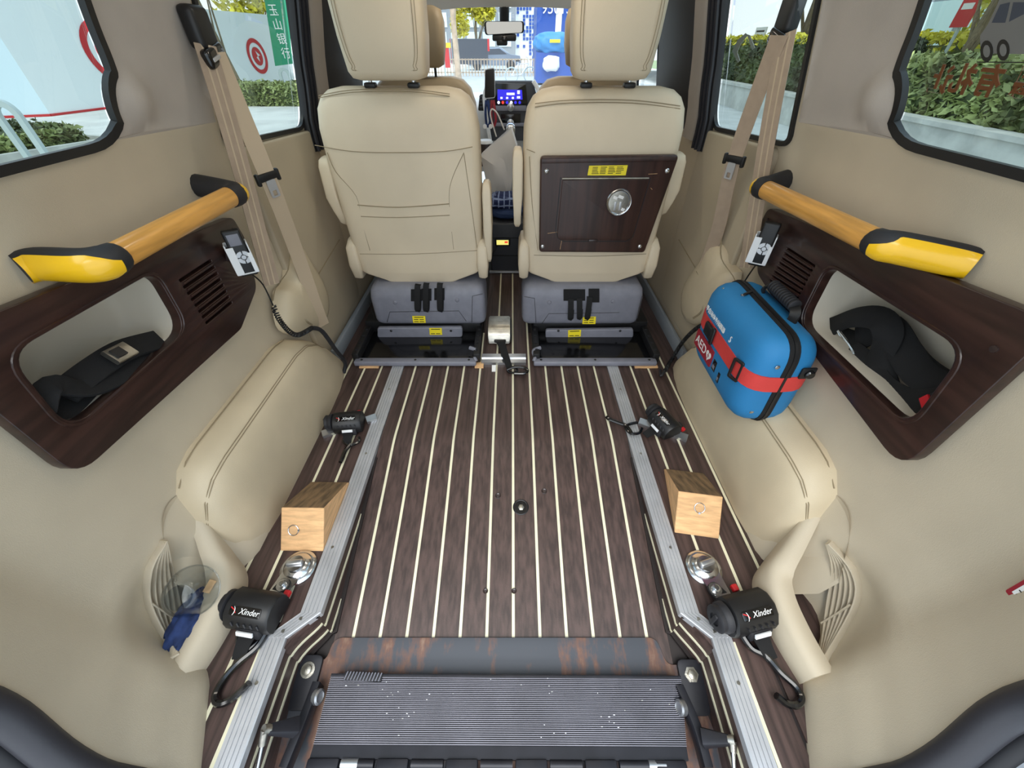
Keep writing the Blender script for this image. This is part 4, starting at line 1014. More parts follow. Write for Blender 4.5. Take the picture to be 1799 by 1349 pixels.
retractor('black strap retractor behind the left chock, on a round chrome floor anchor', pL + Vector((0, .008, 0)), R(-8), hook_px([(425, 1098, .016), (418, 1125), (428, 1146), (445, 1135), (468, 1112), (470, 1095, .016)], [(470, 1108, .014), (452, 1136), (418, 1165), (392, 1195), (378, 1222), (384, 1236), (404, 1230), (428, 1210, .016), (438, 1200, .02)]), dict(lug=(.012, .030, .012), dir=Vector((.2, .98, 0)), red=(.036, .040, .018), disc=(q.x, q.y, .0005), key=(1, .25, 0)), [], GRP, KB)
q = Matrix.Rotation(R(-12), 3, 'Z') @ (at(1240, 1000, z=.012) - pR) / KB
retractor('black strap retractor behind the right chock, on a round chrome floor anchor', pR + Vector((0, .008, 0)), R(12), hook_px([(1338, 1098, .016), (1350, 1125), (1352, 1142), (1340, 1136), (1326, 1120), (1324, 1100, .016)], [(1302, 1112, .014), (1320, 1138), (1345, 1152), (1372, 1182), (1398, 1206), (1408, 1226), (1400, 1238), (1382, 1236), (1364, 1222, .018)]), dict(lug=(-.020, .030, .012), dir=Vector((-.35, .94, 0)), red=(.012, .048, .018), disc=(q.x, q.y, .0005), key=(1, .1, 0)), [], GRP, KB)
pa = at(617, 752, z=0); pb = at(1163, 755, z=0)
retractor('black strap retractor between foil brackets in front of the left chock', pa, R(6), hook_px([(606, 768, .014), (604, 776), (616, 782), (630, 776), (630, 768, .014)], [(616, 780), (606, 793), (602, 804), (598, 812)]), dict(lug=(.0, .028, .012), dir=Vector((.1, 1, 0)).normalized(), red=(.026, .044, .03), bolt='black'), [(-.066, -.020, R(22), .045), (.066, .03, R(22), .034)], GRP)
retractor('black strap retractor with its hook across the right edge strip', pb, R(-68), hook_px([(1120, 742, .018), (1104, 746), (1100, 752), (1108, 761), (1122, 761), (1128, 752, .018)], [(1110, 762, .016), (1100, 748, .014), (1085, 742), (1070, 736), (1066, 732)], .013), dict(lug=(.006, .028, .012), dir=Vector((.3, .95, 0)).normalized(), red=(.036, .052, .018), bolt='blackrub'), [(-.038, -.040, R(40), .05), (.05, .03, R(40), .05)], GRP)

# ---- folded wheelchair ramp at the rear
def ramp():
    t = thing('folding_ramp', 'black ribbed folding wheelchair ramp with rusty base plate', 'ramp', (-.03, .15, fz(.15)))
    n = Vector((0, -SL, 1)).normalized()
    def onf(px, py, h=0):
        a = at(px, py, z=-.1); d = a - Vector((0, 0, 1)); o = Vector((0, 0, h)); k = (1 + KY * SL - h) / (d.y * SL - d.z); return Vector((0, 0, 1)) + d * k
    pl = lambda c: Vector((c.x, c.y, fz(c.y) + .001 + c.z))
    A, B_ = onf(588, 1124), onf(1150, 1126); C_, D_ = onf(600, 1121), onf(1140, 1122)
    e1, e2 = onf(548, 1162), onf(1210, 1180)
    out = rpoly([(A.x - .008, A.y - .045), (A.x, C_.y), (B_.x + .004, C_.y), (B_.x + .018, A.y - .05), (e2.x, e2.y + .012), (e2.x + .03, .12), (e2.x + .03, -.045), (e1.x - .03, -.045), (e1.x - .03, .14), (e1.x, e1.y + .008)], [.02, .025, .025, .02, .02, .02, .003, .003, .02, .02], 5)
    plate('base_plate', out, [], .006, 'rusty', t, place=pl, bev=.0015)
    # ribbed flap: one rolled profile of fine ribs
    h0 = .030
    a, c = onf(582, 1190, .0), onf(1196, 1192, .0)
    a, c = at(582, 1188, z=-.098), at(1196, 1192, z=-.098); a2, c2 = at(551, 1308, z=-.122), at(1206, 1312, z=-.122)
    N = 34; prof = []
    for i in range(N + 1):
        f = i / N
        for df, dz_ in ((0, 0), (.3, 0), (.42, .0024), (.88, .0024)) if i < N else ((0, 0),):
            prof.append(((i + df) / N, dz_))
    b = BM(); prev = None; rows = []
    for f, dz_ in prof: rows.append((a.lerp(a2, f) + Vector((0, 0, dz_)), c.lerp(c2, f) + Vector((0, 0, dz_))))
    vs_ = [[b.verts.new(p) for p in r] for r in rows]
    for p, q in zip(vs_, vs_[1:]): b.faces.new((p[0], p[1], q[1], q[0]))
    low = [b.verts.new(p + Vector((0, 0, -.022))) for p in (rows[0][0], rows[0][1], rows[-1][1], rows[-1][0])]
    b.faces.new((vs_[0][0], vs_[0][1], low[1], low[0])); b.faces.new([r[0] for r in vs_] + [low[3], low[0]]); b.faces.new([r[1] for r in vs_] + [low[2], low[1]]); b.faces.new((vs_[-1][0], vs_[-1][1], low[2], low[3])); b.faces.new(low)
    fl_ = obj('ribbed_flap', b, 'ramptop', t, 20)
    b = BM()
    for i in range(N):
        q = [a.lerp(a2, (i + f) / N) for f in (.52, .86)] + [c.lerp(c2, (i + f) / N) for f in (.86, .52)]; b.faces.new([b.verts.new(v + Vector((0, 0, .0026))) for v in q])
    o = obj('worn_ribs', b, 'ribbed', fl_, 0); o['kind'] = 'stuff'
    b = BM(); rr = random.Random(5)
    for cl in [(.06, .12, 6), (.19, .3, 16), (.21, .6, 12), (.3, .15, 7), (.62, .25, 9), (.79, .62, 18), (.9, .3, 6), (.5, .03, 8), (.13, .02, 5), (.62, .85, 8)]:
        for _ in range(cl[2] // 2):
            u, v = cl[0] + rr.gauss(0, .022), min(.98, max(0, cl[1] + rr.gauss(0, .12))); p = a.lerp(a2, v).lerp(c.lerp(c2, v), u) + Vector((0, 0, .0029)); w = rr.uniform(.0006, .0022)
            b.faces.new([b.verts.new(p + Vector(q)) for q in ((-w, 0, 0), (w, 0, 0), (w, .0011, 0), (-w, .0011, 0))])
    o = obj('paint_chips', b, 'white', fl_, 0); o['kind'] = 'stuff'
    b = BM(); sweep(b, [a + Vector((0, .002, .001)), c + Vector((0, .002, .001))], rpoly([(-.003, -.02), (.003, -.02), (.003, .003), (-.003, .003)], .001, 2), (0, 0, 1)); obj('flap_edge', b, 'ramptop', t)
    p0, p1 = at(606, 1187, z=-.094), at(671, 1190, z=-.094); b = BM(); sweep(b, [p0, p1], rpoly([(-.008, -.004), (.008, -.004), (.008, .003), (-.008, .003)], .002, 2), (0, 0, 1)); pad = obj('grip_pad', b, 'blackrub', t)
    for k in range(12):
        u = p0.lerp(p1, (k + .5) / 12); b = BM(); sweep(b, [u + Vector((-.002, -.008, .003)), u + Vector((.002, .008, .003))], rect(.002, .001), (0, 0, 1)); obj('grip_stud', b, 'greyplast', pad)
    # smooth band and hinge knuckles
    a3, c3 = at(545, 1328, z=-.122), at(1209, 1332, z=-.122)
    b = BM(); ringloft(b, [[a2, a3 + Vector((0, -.004, 0)), a3 + Vector((0, -.004, -.02)), a2 + Vector((0, 0, -.02))], [c2, c3 + Vector((0, -.004, 0)), c3 + Vector((0, -.004, -.02)), c2 + Vector((0, 0, -.02))]]); obj('smooth_band', b, 'ramptop', t, 0)
    a4, c4 = at(538, 1341, z=-.124), at(1208, 1345, z=-.124); K = 11
    for k in range(K):
        u, v = a4.lerp(c4, (k + .04) / K), a4.lerp(c4, (k + .96) / K)
        b = BM()
        if k % 2: cyl(b, u, v, .0085, None, 12); m = 'ramptop'
        else: box(b, (u + v) / 2 + Vector((0, -.006, .001)), ((v - u).length, .028, .016), None, .004, 2); m = 'ramptop'
        obj('hinge_knuckle', b, m, t)
    for f in (.115, .92): b = BM(); cyl(b, a4.lerp(c4, f - .022), a4.lerp(c4, f + .022), .0095, None, 12); obj('hinge_bush', b, 'alubright', t)
    b = BM(); box(b, (a4 + c4) / 2 + Vector((0, -.055, -.004)), ((c4 - a4).length, .08, .012), None, .002); obj('second_flap', b, 'ramptop', t)
    # side arms, bolts, pivots and gas struts
    for s, pts, bolt, piv, st in ((-1, [(558, 1200), (535, 1262), (500, 1349)], (545, 1178), (559, 1224), [(520, 1275), (466, 1281), (452, 1349)]), (1, [(1192, 1206), (1222, 1275), (1243, 1349)], (1211, 1186), (1196, 1243), [(1235, 1295), (1287, 1300), (1290, 1349)])):
        b = BM(); pz = [-.105, -.10, -.10]; pp = [at(p[0], p[1], z=z) for p, z in zip(pts, pz)]
        sweep(b, smoothpath(pp, 4), rpoly([(-.009, -.022), (.009, -.022), (.009, .012), (-.009, .012)], .003, 2), (0, 0, 1)); ar = obj('side_arm', b, 'ramptop', t)
        b = BM(); p = onf(bolt[0], bolt[1]) + Vector((0, 0, .006)); plate_ = rpoly([(-.03, -.075), (.026, -.075), (.03, .03), (-.028, .03)], .015, 4); b.free()
        fb = plate('foot_bracket', plate_, [], .008, 'ramptop', t, mt=frame_m(p, (1, 0, 0), (0, 1, SL)), bev=.002)
        b = BM(); lathe(b, [(.0165, .008), (.0165, .010), (.0105, .0105), (.0105, .017), (.0088, .018), (.0003, .018)], axis_m(p, n), 6 if s > 0 else 16); obj('bracket_bolt', b, 'steel', fb)
        b = BM(); q = at(piv[0], piv[1], z=-.098); lathe(b, [(.0155, -.006), (.0155, .004), (.011, .006), (.008, .0045), (.0003, .0045)], axis_m(q, (-s, -.1, .35)), 18); obj('pivot_bolt', b, 'alubright', ar)
        g = [at(p[0], p[1], z=z_) for p, z_ in zip(st, (-.06, -.006, -.05) if s < 0 else (-.075, -.045, -.07))]
        b = BM(); sweep(b, [g[0], g[0].lerp(g[1], .9)], rpoly([(-.016, -.01), (.016, -.01), (.012, .01), (-.012, .01)], .004, 2), (0, 0, 1), False, [1.15, .6]); ga = obj('strut_bracket', b, 'ramptop', t)
        b = BM(); cyl(b, g[0].lerp(g[1], .86), g[1] + (g[1] - g[0]).normalized() * .004, .0085, None, 12); obj('ball_joint', b, 'steel', ga)
        e = g[2]; b = BM(); cyl(b, g[1], g[1].lerp(e, .4), .0075, None, 10); so = obj('strut_end', b, 'steel', t)
        b = BM(); cyl(b, g[1].lerp(e, .38), e + (e - g[1]) * .6, .0045, None, 10); obj('strut_rod', b, 'chrome', so)
    return t
ramp()

# ---- blue defibrillator case on the right wheel arch
def aed():
    c = Vector((.645, .866, .374)); T, L, H = .155, .348, .262
    t = thing('first_aid_case', 'bright blue hard-shell defibrillator case with red strap, resting on the right wheel arch', 'case', c - Vector((0, 0, H / 2)))
    rot = Euler((R(0), R(-3), R(-1))).to_matrix().to_4x4()
    MT = Matrix.Translation(c) @ rot       # local: -x faces the aisle, y forward, z up
    def shell(k, sgn):
        rings = []
        for f, e in ((0, 0), (.35, .002), (.6, .008), (.78, .018), (.90, .032), (.97, .048), (1, .066)):
            x = sgn * (.009 + (T / 2 - .009) * f)
            rings.append([MT @ Vector((x, p.x, p.y)) for p in rpoly([(-L / 2 + e, -H / 2 + e), (L / 2 - e, -H / 2 + e), (L / 2 - e, H / 2 - e), (-L / 2 + e, H / 2 - e)], .062 - e * .4, 7)])
        b = BM(); ringloft(b, rings); return b
    obj('front_shell', shell(0, -1), 'bagblue', t, 60); obj('back_shell', shell(0, 1), 'bagblue', t, 60)
    ol = rpoly([(-L / 2, -H / 2), (L / 2, -H / 2), (L / 2, H / 2), (-L / 2, H / 2)], .062, 8)
    b = BM(); sweep(b, [MT @ Vector((0, p.x, p.y)) for p in ol], rpoly([(-.012, -.004), (.012, -.004), (.012, .0025), (-.012, .0025)], .001, 1), [MT.to_3x3() @ Vector((0, p.x, p.y)) for p in ol], True); z = obj('zip_band', b, 'blackcloth', t)
    b = BM(); sweep(b, [MT @ Vector((0, p.x * 1.019, p.y * 1.026)) for p in ol], rect(.006, .002), [MT.to_3x3() @ Vector((0, p.x, p.y)) for p in ol], True); obj('zip_teeth', b, 'black', z)
    b = BM(); box(b, (-.016, .06, H / 2 + .004), (.03, .008, .004), (0, 0, R(30)), .001); bmesh.ops.transform(b, matrix=MT, verts=b.verts); obj('zip_pull', b, 'black', z)
    # carrying handle on the back half
    hp = smoothpath([(.028, -.075, H / 2 - .006), (.034, -.062, H / 2 + .022), (.036, 0, H / 2 + .028), (.034, .062, H / 2 + .022), (.028, .075, H / 2 - .006)], 6)
    b = BM(); sweep(b, [MT @ p for p in hp], rect(.022, .006), (MT.to_3x3() @ Vector((-.3, 0, 1)))); hd = obj('handle', b, 'black', t)
    for i in range(11):
        y = -.05 + i * .01; b = BM(); lathe(b, [(.0135, -.0035), (.0155, -.002), (.0155, .002), (.0135, .0035)], MT @ axis_m((.036, y, H / 2 + .027), (0, 1, 0)), 14); obj('handle_ridge', b, 'blackrub', hd)
    # red strap round the case below the middle
    zs = .018
    FE = ((0, 0), (.35, .002), (.6, .008), (.78, .018), (.90, .032), (.97, .048), (1, .066))
    half = [(.009 + (T / 2 - .009) * f, L / 2 - e) for f, e in FE]
    path = [Vector((-x, -y, zs)) for x, y in half[::-1]] + [Vector((x, -y, zs)) for x, y in half] + [Vector((x, y, zs)) for x, y in half[::-1]] + [Vector((-x, y, zs)) for x, y in half]
    pp = path
    b = BM(); sweep(b, [MT @ p for p in pp], [(-.022, -.002), (.022, -.002), (.022, .0028), (-.022, .0028)], [MT.to_3x3() @ Vector((p.x, p.y, 0)) for p in pp], True); st = obj('red_strap', b, 'strapred', t, 40)
    X = -T / 2 - .0045
    def loc(o): o.matrix_world = o.matrix_world; return o
    b = BM(); box(b, (X - .003, .062, zs), (.010, .05, .040), None, .006, 3); box(b, (X - .004, .034, zs), (.008, .016, .052), None, .004, 2); bmesh.ops.transform(b, matrix=MT, verts=b.verts); obj('strap_buckle', b, 'black', st)
    ring = rpoly([(-.016, -.031), (.016, -.031), (.016, .031), (-.016, .031)], .006, 4); hole = rpoly([(-.009, -.023), (.009, -.023), (.009, .023), (-.009, .023)], .003, 3)
    plate('slide_buckle', ring, [hole], .005, 'black', st, mt=MT @ frame_m((-T / 2 - .002, -L / 2 + .060, zs), (.42, -1, 0), (0, 0, 1)), bev=.0015)
    # lettering: reads along the case towards the rear
    fx, fy = Vector((0, -1, 0)), Vector((0, 0, 1))
    text('case_lettering', '半自动体外除颤器', .0165, MT @ frame_m((-T / 2 - .0012, .128, .052), fx, Vector((.13, 0, 1))), 'white', t, .0008)
    text('case_mark', 'S', .026, MT @ frame_m((-T / 2 - .0012, -.035, .050), fx, Vector((.13, 0, 1))), 'white', t, .0008, 'LEFT', .15, .8)
    pm = MT @ frame_m((-T / 2 + .0004, .132, -.072), fx, fy) @ Matrix.Scale(1.12, 4)
    ap = plate('red_sign', rpoly([(0, 0), (.112, 0), (.112, .048), (0, .048)], .004, 3), [], .003, 'aedred', t, mt=pm)
    text('sign_lettering', 'AED', .036, pm @ Matrix.Translation((.006, .011, .0033)), 'white', ap, .0003)
    hc = Vector((.092, .024)); hp2 = [(hc.x + .0012 * 16 * math.sin(a) ** 3 * .72, hc.y + .0012 * .78 * (13 * math.cos(a) - 5 * math.cos(2 * a) - 2 * math.cos(3 * a) - math.cos(4 * a))) for a in [R(10 * i) for i in range(36)]]
    plate('heart_sign', hp2, [], .0006, 'white', ap, mt=pm @ Matrix.Translation((0, 0, .003)))
    plate('heart_bolt', [(hc.x + .003, hc.y + .011), (hc.x - .004, hc.y - .001), (hc.x + .0005, hc.y - .0005), (hc.x - .003, hc.y - .012), (hc.x + .005, hc.y + .002), (hc.x + .0005, hc.y + .002)], [], .0004, 'aedred', ap, mt=pm @ Matrix.Translation((0, 0, .0037)))
    for y, z_, w, h in ((-.012, -.050, .022, .034), (-.05, -.062, .013, .032)):
        b = BM(); box(b, (-T / 2 + .0003, y, z_), (.003, w, h), None, .002); bmesh.ops.transform(b, matrix=MT, verts=b.verts); wdw = obj('status_window', b, 'blackgloss', t)
        b = BM(); box(b, (-T / 2 - .0015, y, z_ - .004), (.001, w * .5, h * .3)); bmesh.ops.transform(b, matrix=MT, verts=b.verts); obj('status_card', b, 'greyplast', wdw)
    for x, y, z_, d in ((-.030, .055, H / 2 + .0003, (0, 0, 1)), (-.030, -L / 2 - .0003, .072, (0, -1, 0)), (-.034, -L / 2 + .004, -.078, (0, -1, -.3)), (-.05, .12, H / 2 - .012, (-.5, .2, 1))):
        b = BM(); lathe(b, [(.0055, -.001), (.0055, .001), (.003, .0022), (.0003, .0024)], MT @ axis_m((x, y, z_), d), 12); obj('rivet', b, 'chrome', t)
    b = BM(); box(b, (.045, -L / 2 - .001, .052), (.034, .006, .032), None, .004); bmesh.ops.transform(b, matrix=MT, verts=b.verts); dl = obj('d_ring_base', b, 'black', t)
    b = BM(); lathe(b, [(.011, 0), (.011, .006), (.008, .009), (.0003, .009)], MT @ axis_m((.047, -L / 2 - .003, .052), (0, -1, 0)), 16); obj('socket', b, 'blackgloss', dl)
    return t
aed()

# ---- remote controls in white holders beside the panels, with coiled leads
def remote(s):
    if s < 0: o_, ux, uy = at(424, 452, x=-.700), Vector((.30, .62, -.02)), Vector((-.12, .02, 1))
    else: o_, ux, uy = at(1338, 436, x=.69), Vector((.30, -.62, -.02)), Vector((.12, .02, 1))
    # stands off the wall and faces the rear of the van
    face = Vector((-s * .55, -.83, 0)).normalized(); ux = face.cross(Vector((0, 0, 1))) * -1; 
    mt = frame_m(o_, Vector((0, 0, 1)).cross(face), Vector((s * -.0, 0, 1)))
    t = thing('remote_holder', 'white plastic remote holder fixed to the %s dark panel' % sname(s), 'holder', o_)
    b = BM()
    box(b, (0, 0, -.012), (.050, .078, .003), None, .001); box(b, (-.0245, 0, .002), (.003, .078, .028), None, .001); box(b, (.0245, 0, .002), (.003, .078, .028), None, .001); box(b, (0, -.0385, .002), (.05, .003, .028), None, .001)
    box(b, (-.017, -.003, .0155), (.018, .07, .003), None, .001); box(b, (.021, -.012, .0155), (.010, .05, .003), None, .001)
    bmesh.ops.transform(b, matrix=mt, verts=b.verts); obj('holder_shell', b, 'whitesheet', t, 20)
    b = BM(); w = Vector((s * .722 + XC, o_.y + .012, o_.z + .01)); sweep(b, [mt @ Vector((0, 0, -.012)), w], rect(.03, .04), (0, 0, 1)); obj('wall_plate', b, 'woodgrey', t)
    r = thing('remote_control', 'black hand remote with round grey keypad in the %s white holder' % sname(s), 'remote', mt @ Vector((0, -.03, 0)))
    b = BM(); box(b, (.002, .012, .003), (.040, .118, .020), None, .005, 3); bmesh.ops.transform(b, matrix=mt, verts=b.verts); obj('remote_body', b, 'black', r)
    if s < 0:
        b = BM(); box(b, (.002, .048, .0135), (.026, .028, .001), None, .0004); bmesh.ops.transform(b, matrix=mt, verts=b.verts); obj('display', b, 'velour' if 0 else 'greyplast', r)
    for k in range(4):
        a = R(90 * k + 45); q = [( .006 + 0 + math.cos(a + e) * rr, .004 + math.sin(a + e) * rr) for e, rr in [(-.68, .008), (-.68, .016), (-.3, .0165), (0, .0168), (.3, .0165), (.68, .016), (.68, .008), (0, .0072)]]
        plate('key', q, [], .003, 'alu', r, mt=mt @ Matrix.Translation((0, 0, .0132)))
    b = BM(); lathe(b, [(.0055, 0), (.0055, .003), (.0003, .0032)], mt @ axis_m((.006, .004, .0132), (0, 0, 1)), 12); obj('centre_key', b, 'alu', r)
    # coiled lead
    if s < 0:
        lead = [mt @ Vector((.004, -.045, 0)), at(462, 500, x=-.70), at(480, 537, x=-.69)]; coil = [at(480, 537, x=-.68), at(490, 560, x=-.675), at(508, 582, x=-.67), at(525, 588, x=-.665), at(548, 576, x=-.668)]; tail = [at(548, 576, x=-.668), at(566, 582, x=-.66), at(590, 615, x=-.655), at(606, 636, x=-.66), at(604, 655, z=.012)]
    else:
        lead = [mt @ Vector((.004, -.045, 0)), at(1316, 482, x=.71), at(1296, 512, x=.70)]; coil = [at(1245, 565, x=.70), at(1222, 578, x=.69), at(1200, 600, x=.685), at(1182, 628, x=.68), at(1168, 652, z=.02)]; tail = [at(1168, 652, z=.02), at(1161, 660, z=.012), at(1160, 650, z=.01)]
        lead = lead + [at(1268, 545, x=.712), at(1245, 565, x=.70)]
    b = BM(); tube(b, smoothpath(lead, 5), .0022, 6); obj('lead', b, 'black', r)
    cp = smoothpath(coil, 10); L = 0; pts = []; prev = cp[0]; acc = [0]
    for p, q in zip(cp, cp[1:]): acc.append(acc[-1] + (q - p).length)
    n = int(acc[-1] / .0072 * 9)
    for i in range(n):
        d = acc[-1] * i / n; k = max(j for j in range(len(acc)) if acc[j] <= d); k = min(k, len(cp) - 2); f = (d - acc[k]) / max(1e-6, acc[k + 1] - acc[k]); p = cp[k].lerp(cp[k + 1], f); u, v = frame_of(cp[k + 1] - cp[k]); a = 2 * math.pi * i / 9; pts.append(p + (u * math.cos(a) + v * math.sin(a)) * .0062)
    b = BM(); tube(b, pts, .0020, 5); obj('coiled_lead', b, 'black', r)
    b = BM(); tube(b, smoothpath(tail, 5), .0075 if s < 0 else .006, 8); obj('lead_sleeve', b, 'blackrub', r)
for s in (-1, 1): remote(s)

# ---- belts stowed in the cubbies
def stowed_left():
    t = thing('stowed_belt', 'folded black belt with bright buckle lying in the left cubby', 'belt', (-.79, .6, .52))
    X = -.782
    for k, (pts, w) in enumerate([([(90, 728), (150, 690), (220, 650), (290, 606)], .05), ([(115, 700), (170, 655), (225, 620), (285, 602)], .045), ([(85, 735), (105, 690), (180, 690), (300, 628)], .035)]):
        b = BM(); pp = smoothpath([at(p[0], p[1], x=X + .012 * k) + Vector((0, 0, .008 * k)) for p in pts], 6)
        sweep(b, pp, rpoly([(-w / 2, -.004), (w / 2, -.004), (w / 2, .005), (-w / 2, .005)], .003, 2), [Vector((.75, -.15 + .3 * math.sin(i * .5 + k), .7)) for i in range(len(pp))]); obj('belt_fold', b, 'blackcloth', t, 50)
    b = BM(); p, q = at(193, 630, x=X + .03), at(228, 612, x=X + .03); sweep(b, [p, q], rpoly([(-.016, -.004), (.016, -.004), (.016, .006), (-.016, .006)], .003, 2), (.75, 0, .7)); bk = obj('buckle', b, 'steel', t)
    b = BM(); sweep(b, [p.lerp(q, .15) + Vector((.006, 0, .006)), p.lerp(q, .6) + Vector((.006, 0, .006))], rect(.018, .004), (.75, 0, .7)); obj('buckle_window', b, 'black', bk)
    b = BM(); sweep(b, [at(283, 605, x=X + .02), at(296, 601, x=X + .02)], rect(.018, .003), (.75, 0, .7)); obj('white_label', b, 'whitesheet', t)
stowed_left()
def stowed_right():
    t = thing('stowed_belt', 'tangle of looped black webbing with metal clip in the right cubby', 'belt', (.79, .65, .5))
    X = .775
    loops = [([(1460, 575), (1500, 558), (1545, 560), (1560, 590), (1545, 640), (1560, 690), (1600, 712), (1640, 705)], .05, .0), ([(1465, 590), (1500, 600), (1530, 580), (1560, 575), (1590, 620), (1620, 660), (1680, 690)], .055, .012), ([(1490, 615), (1520, 640), (1550, 680), (1600, 705), (1660, 700)], .05, -.008), ([(1580, 600), (1610, 640), (1650, 670), (1685, 680)], .05, .02)]
    for pts, w, dx in loops:
        b = BM(); pp = smoothpath([at(p[0], p[1], x=X + dx) for p in pts], 6)
        sweep(b, pp, rpoly([(-w / 2, -.002), (w / 2, -.002), (w / 2, .0025), (-w / 2, .0025)], .001, 1), [Vector((-.85, -.2 + .25 * math.sin(i * .35), .5)) for i in range(len(pp))]); obj('webbing_loop', b, 'blackcloth', t, 50)
    b = BM(); p = at(1476, 590, x=X - .03); q = at(1500, 622, x=X - .03); r_ = [p, p.lerp(q, .5) + Vector((0, -.004, .004)), q, q + Vector((0, .012, .006)), p + Vector((0, .012, .006))]; tube(b, smoothpath(r_ + [r_[0]], 3)[:-1], .0025, 6, True); obj('metal_clip', b, 'chrome', t)
    b = BM(); p, q = at(1622, 712, x=X - .015), at(1668, 690, x=X - .015); sweep(b, [p, q], rpoly([(-.012, -.006), (.012, -.006), (.012, .006), (-.012, .006)], .003, 2), (-.8, 0, .6)); bk = obj('buckle', b, 'black', t)
    b = BM(); sweep(b, [p + Vector((-.007, 0, .005)), p.lerp(q, .35) + Vector((-.007, 0, .005))], rect(.02, .004), (-.8, 0, .6)); obj('red_button', b, 'red', bk)
stowed_right()

# ---- clear bowl and blue cloth in the left pocket
c = at(330, 1042, x=-.690)
t = thing('blue_cloth', 'crumpled dark blue cloth stuffed in the left pocket', 'cloth', c - Vector((0, 0, .08)))
b = BM(); bmesh.ops.create_icosphere(b, subdivisions=4, radius=1)
for v in b.verts:
    n = v.co.normalized(); k = 1 + .13 * math.sin(9 * n.x + 3 * n.y) * math.sin(8 * n.y + 2) + .08 * math.sin(21 * n.z + 9 * n.x); v.co = Vector((n.x * .030 * k, n.y * .062 * k, n.z * .028 * k)) + c + Vector((-.012, -.028, -.062))
obj('cloth_lump', b, 'cloth', t, 80)
b = BM(); box(b, at(368, 1030, x=-.675), (.014, .026, .002), (R(30), R(40), 0)); obj('paper_scrap', b, 'chock', t)
t = thing('plastic_bowl', 'clear plastic bowl tipped over in the left pocket', 'bowl', c)
ax = Vector((.25, -.55, .8)).normalized()
b = BM(); lathe(b, [(.024, -.034), (.029, -.031), (.041, -.010), (.048, .012), (.050, .019), (.052, .019), (.0505, .012), (.0435, -.010), (.031, -.033), (.0245, -.0365)], axis_m(c, -ax), 36)
obj('bowl_wall', b, 'vizor', t, 60)
b = BM(); tube(b, [axis_m(c, -ax) @ Vector((.0515 * math.cos(R(12 * i)), .0515 * math.sin(R(12 * i)), .019)) for i in range(30)], .0018, 6, True); obj('rim', b, 'vizor', t)
b = BM(); lathe(b, [(.0245, -.0365), (.0003, -.0365), (.0003, -.0345), (.024, -.034)], axis_m(c, -ax), 30); obj('base', b, 'vizor', t)

# ---- red reflector label on the right rear trim
p = wallpt(1, .235, .455, .004)
a, b_ = at(1768, 1038, x=.73), at(1799, 1080, x=.72)
lm = frame_m(a, Vector((0, -1, -.08)), Vector((-.1, .15, 1)))
u = (at(1790, 1072, x=.728) - at(1768, 1038, x=.731)); v = (at(1799, 1020, x=.731) - at(1768, 1038, x=.731))
t = thing('reflector_label', 'dark red warning label with white patch on the right rear trim', 'label', a)
lm = frame_m(at(1768, 1038, x=.728), -v, u)
ln = plate('red_backing', rpoly([(0, 0), (-.075, 0), (-.075, .032), (0, .032)], .003, 3), [], .002, 'aedred', t, mt=lm @ Matrix.Rotation(0, 4, 'Z'))
b = BM(); box(b, (-.02, .016, .0 + .002), (.024, .022, .0012)); bmesh.ops.transform(b, matrix=lm, verts=b.verts); w_ = obj('white_patch', b, 'white', t)
text('patch_lettering', '木', .018, lm @ Matrix.Translation((-.028, .009, .0028)), 'ink', t, .0003)
b = BM(); box(b, (-.02, .016, -.0 - .002), (.024, .022, .0012)); bmesh.ops.transform(b, matrix=lm, verts=b.verts); b.free()

# ================================================================== FRONT CABIN
def front_seat(cx, label):
    t = thing('front_seat', label, 'seat', (cx, 2.45, 0)); Y = 2.32
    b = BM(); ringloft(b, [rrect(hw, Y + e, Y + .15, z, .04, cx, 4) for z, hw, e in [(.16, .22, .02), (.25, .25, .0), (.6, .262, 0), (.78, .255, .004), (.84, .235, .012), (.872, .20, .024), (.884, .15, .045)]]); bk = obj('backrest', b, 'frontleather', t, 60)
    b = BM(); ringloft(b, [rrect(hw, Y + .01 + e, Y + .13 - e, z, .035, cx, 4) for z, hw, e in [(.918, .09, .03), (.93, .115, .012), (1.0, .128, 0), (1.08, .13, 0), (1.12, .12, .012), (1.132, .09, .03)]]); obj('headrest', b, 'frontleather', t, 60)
    for dx in (-.07, .07):
        b = BM(); cyl(b, (cx + dx, Y + .07, .87), (cx + dx, Y + .07, .93), .006, None, 8); obj('headrest_post', b, 'black', t)
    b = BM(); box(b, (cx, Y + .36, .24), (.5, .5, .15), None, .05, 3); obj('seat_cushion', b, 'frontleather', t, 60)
    seamline(smoothpath([(cx - .2, Y + .012, .835), (cx, Y + .006, .845), (cx + .2, Y + .012, .835)], 4), bk, .002)
    b = BM(); box(b, (cx, Y + .4, .085), (.42, .46, .17), None, .01); obj('seat_box', b, 'black', t)
    return t
front_seat(-.438, 'shaded beige front seat behind the plain-backed rear seat'); front_seat(.372, 'shaded beige front seat behind the seat with the table')

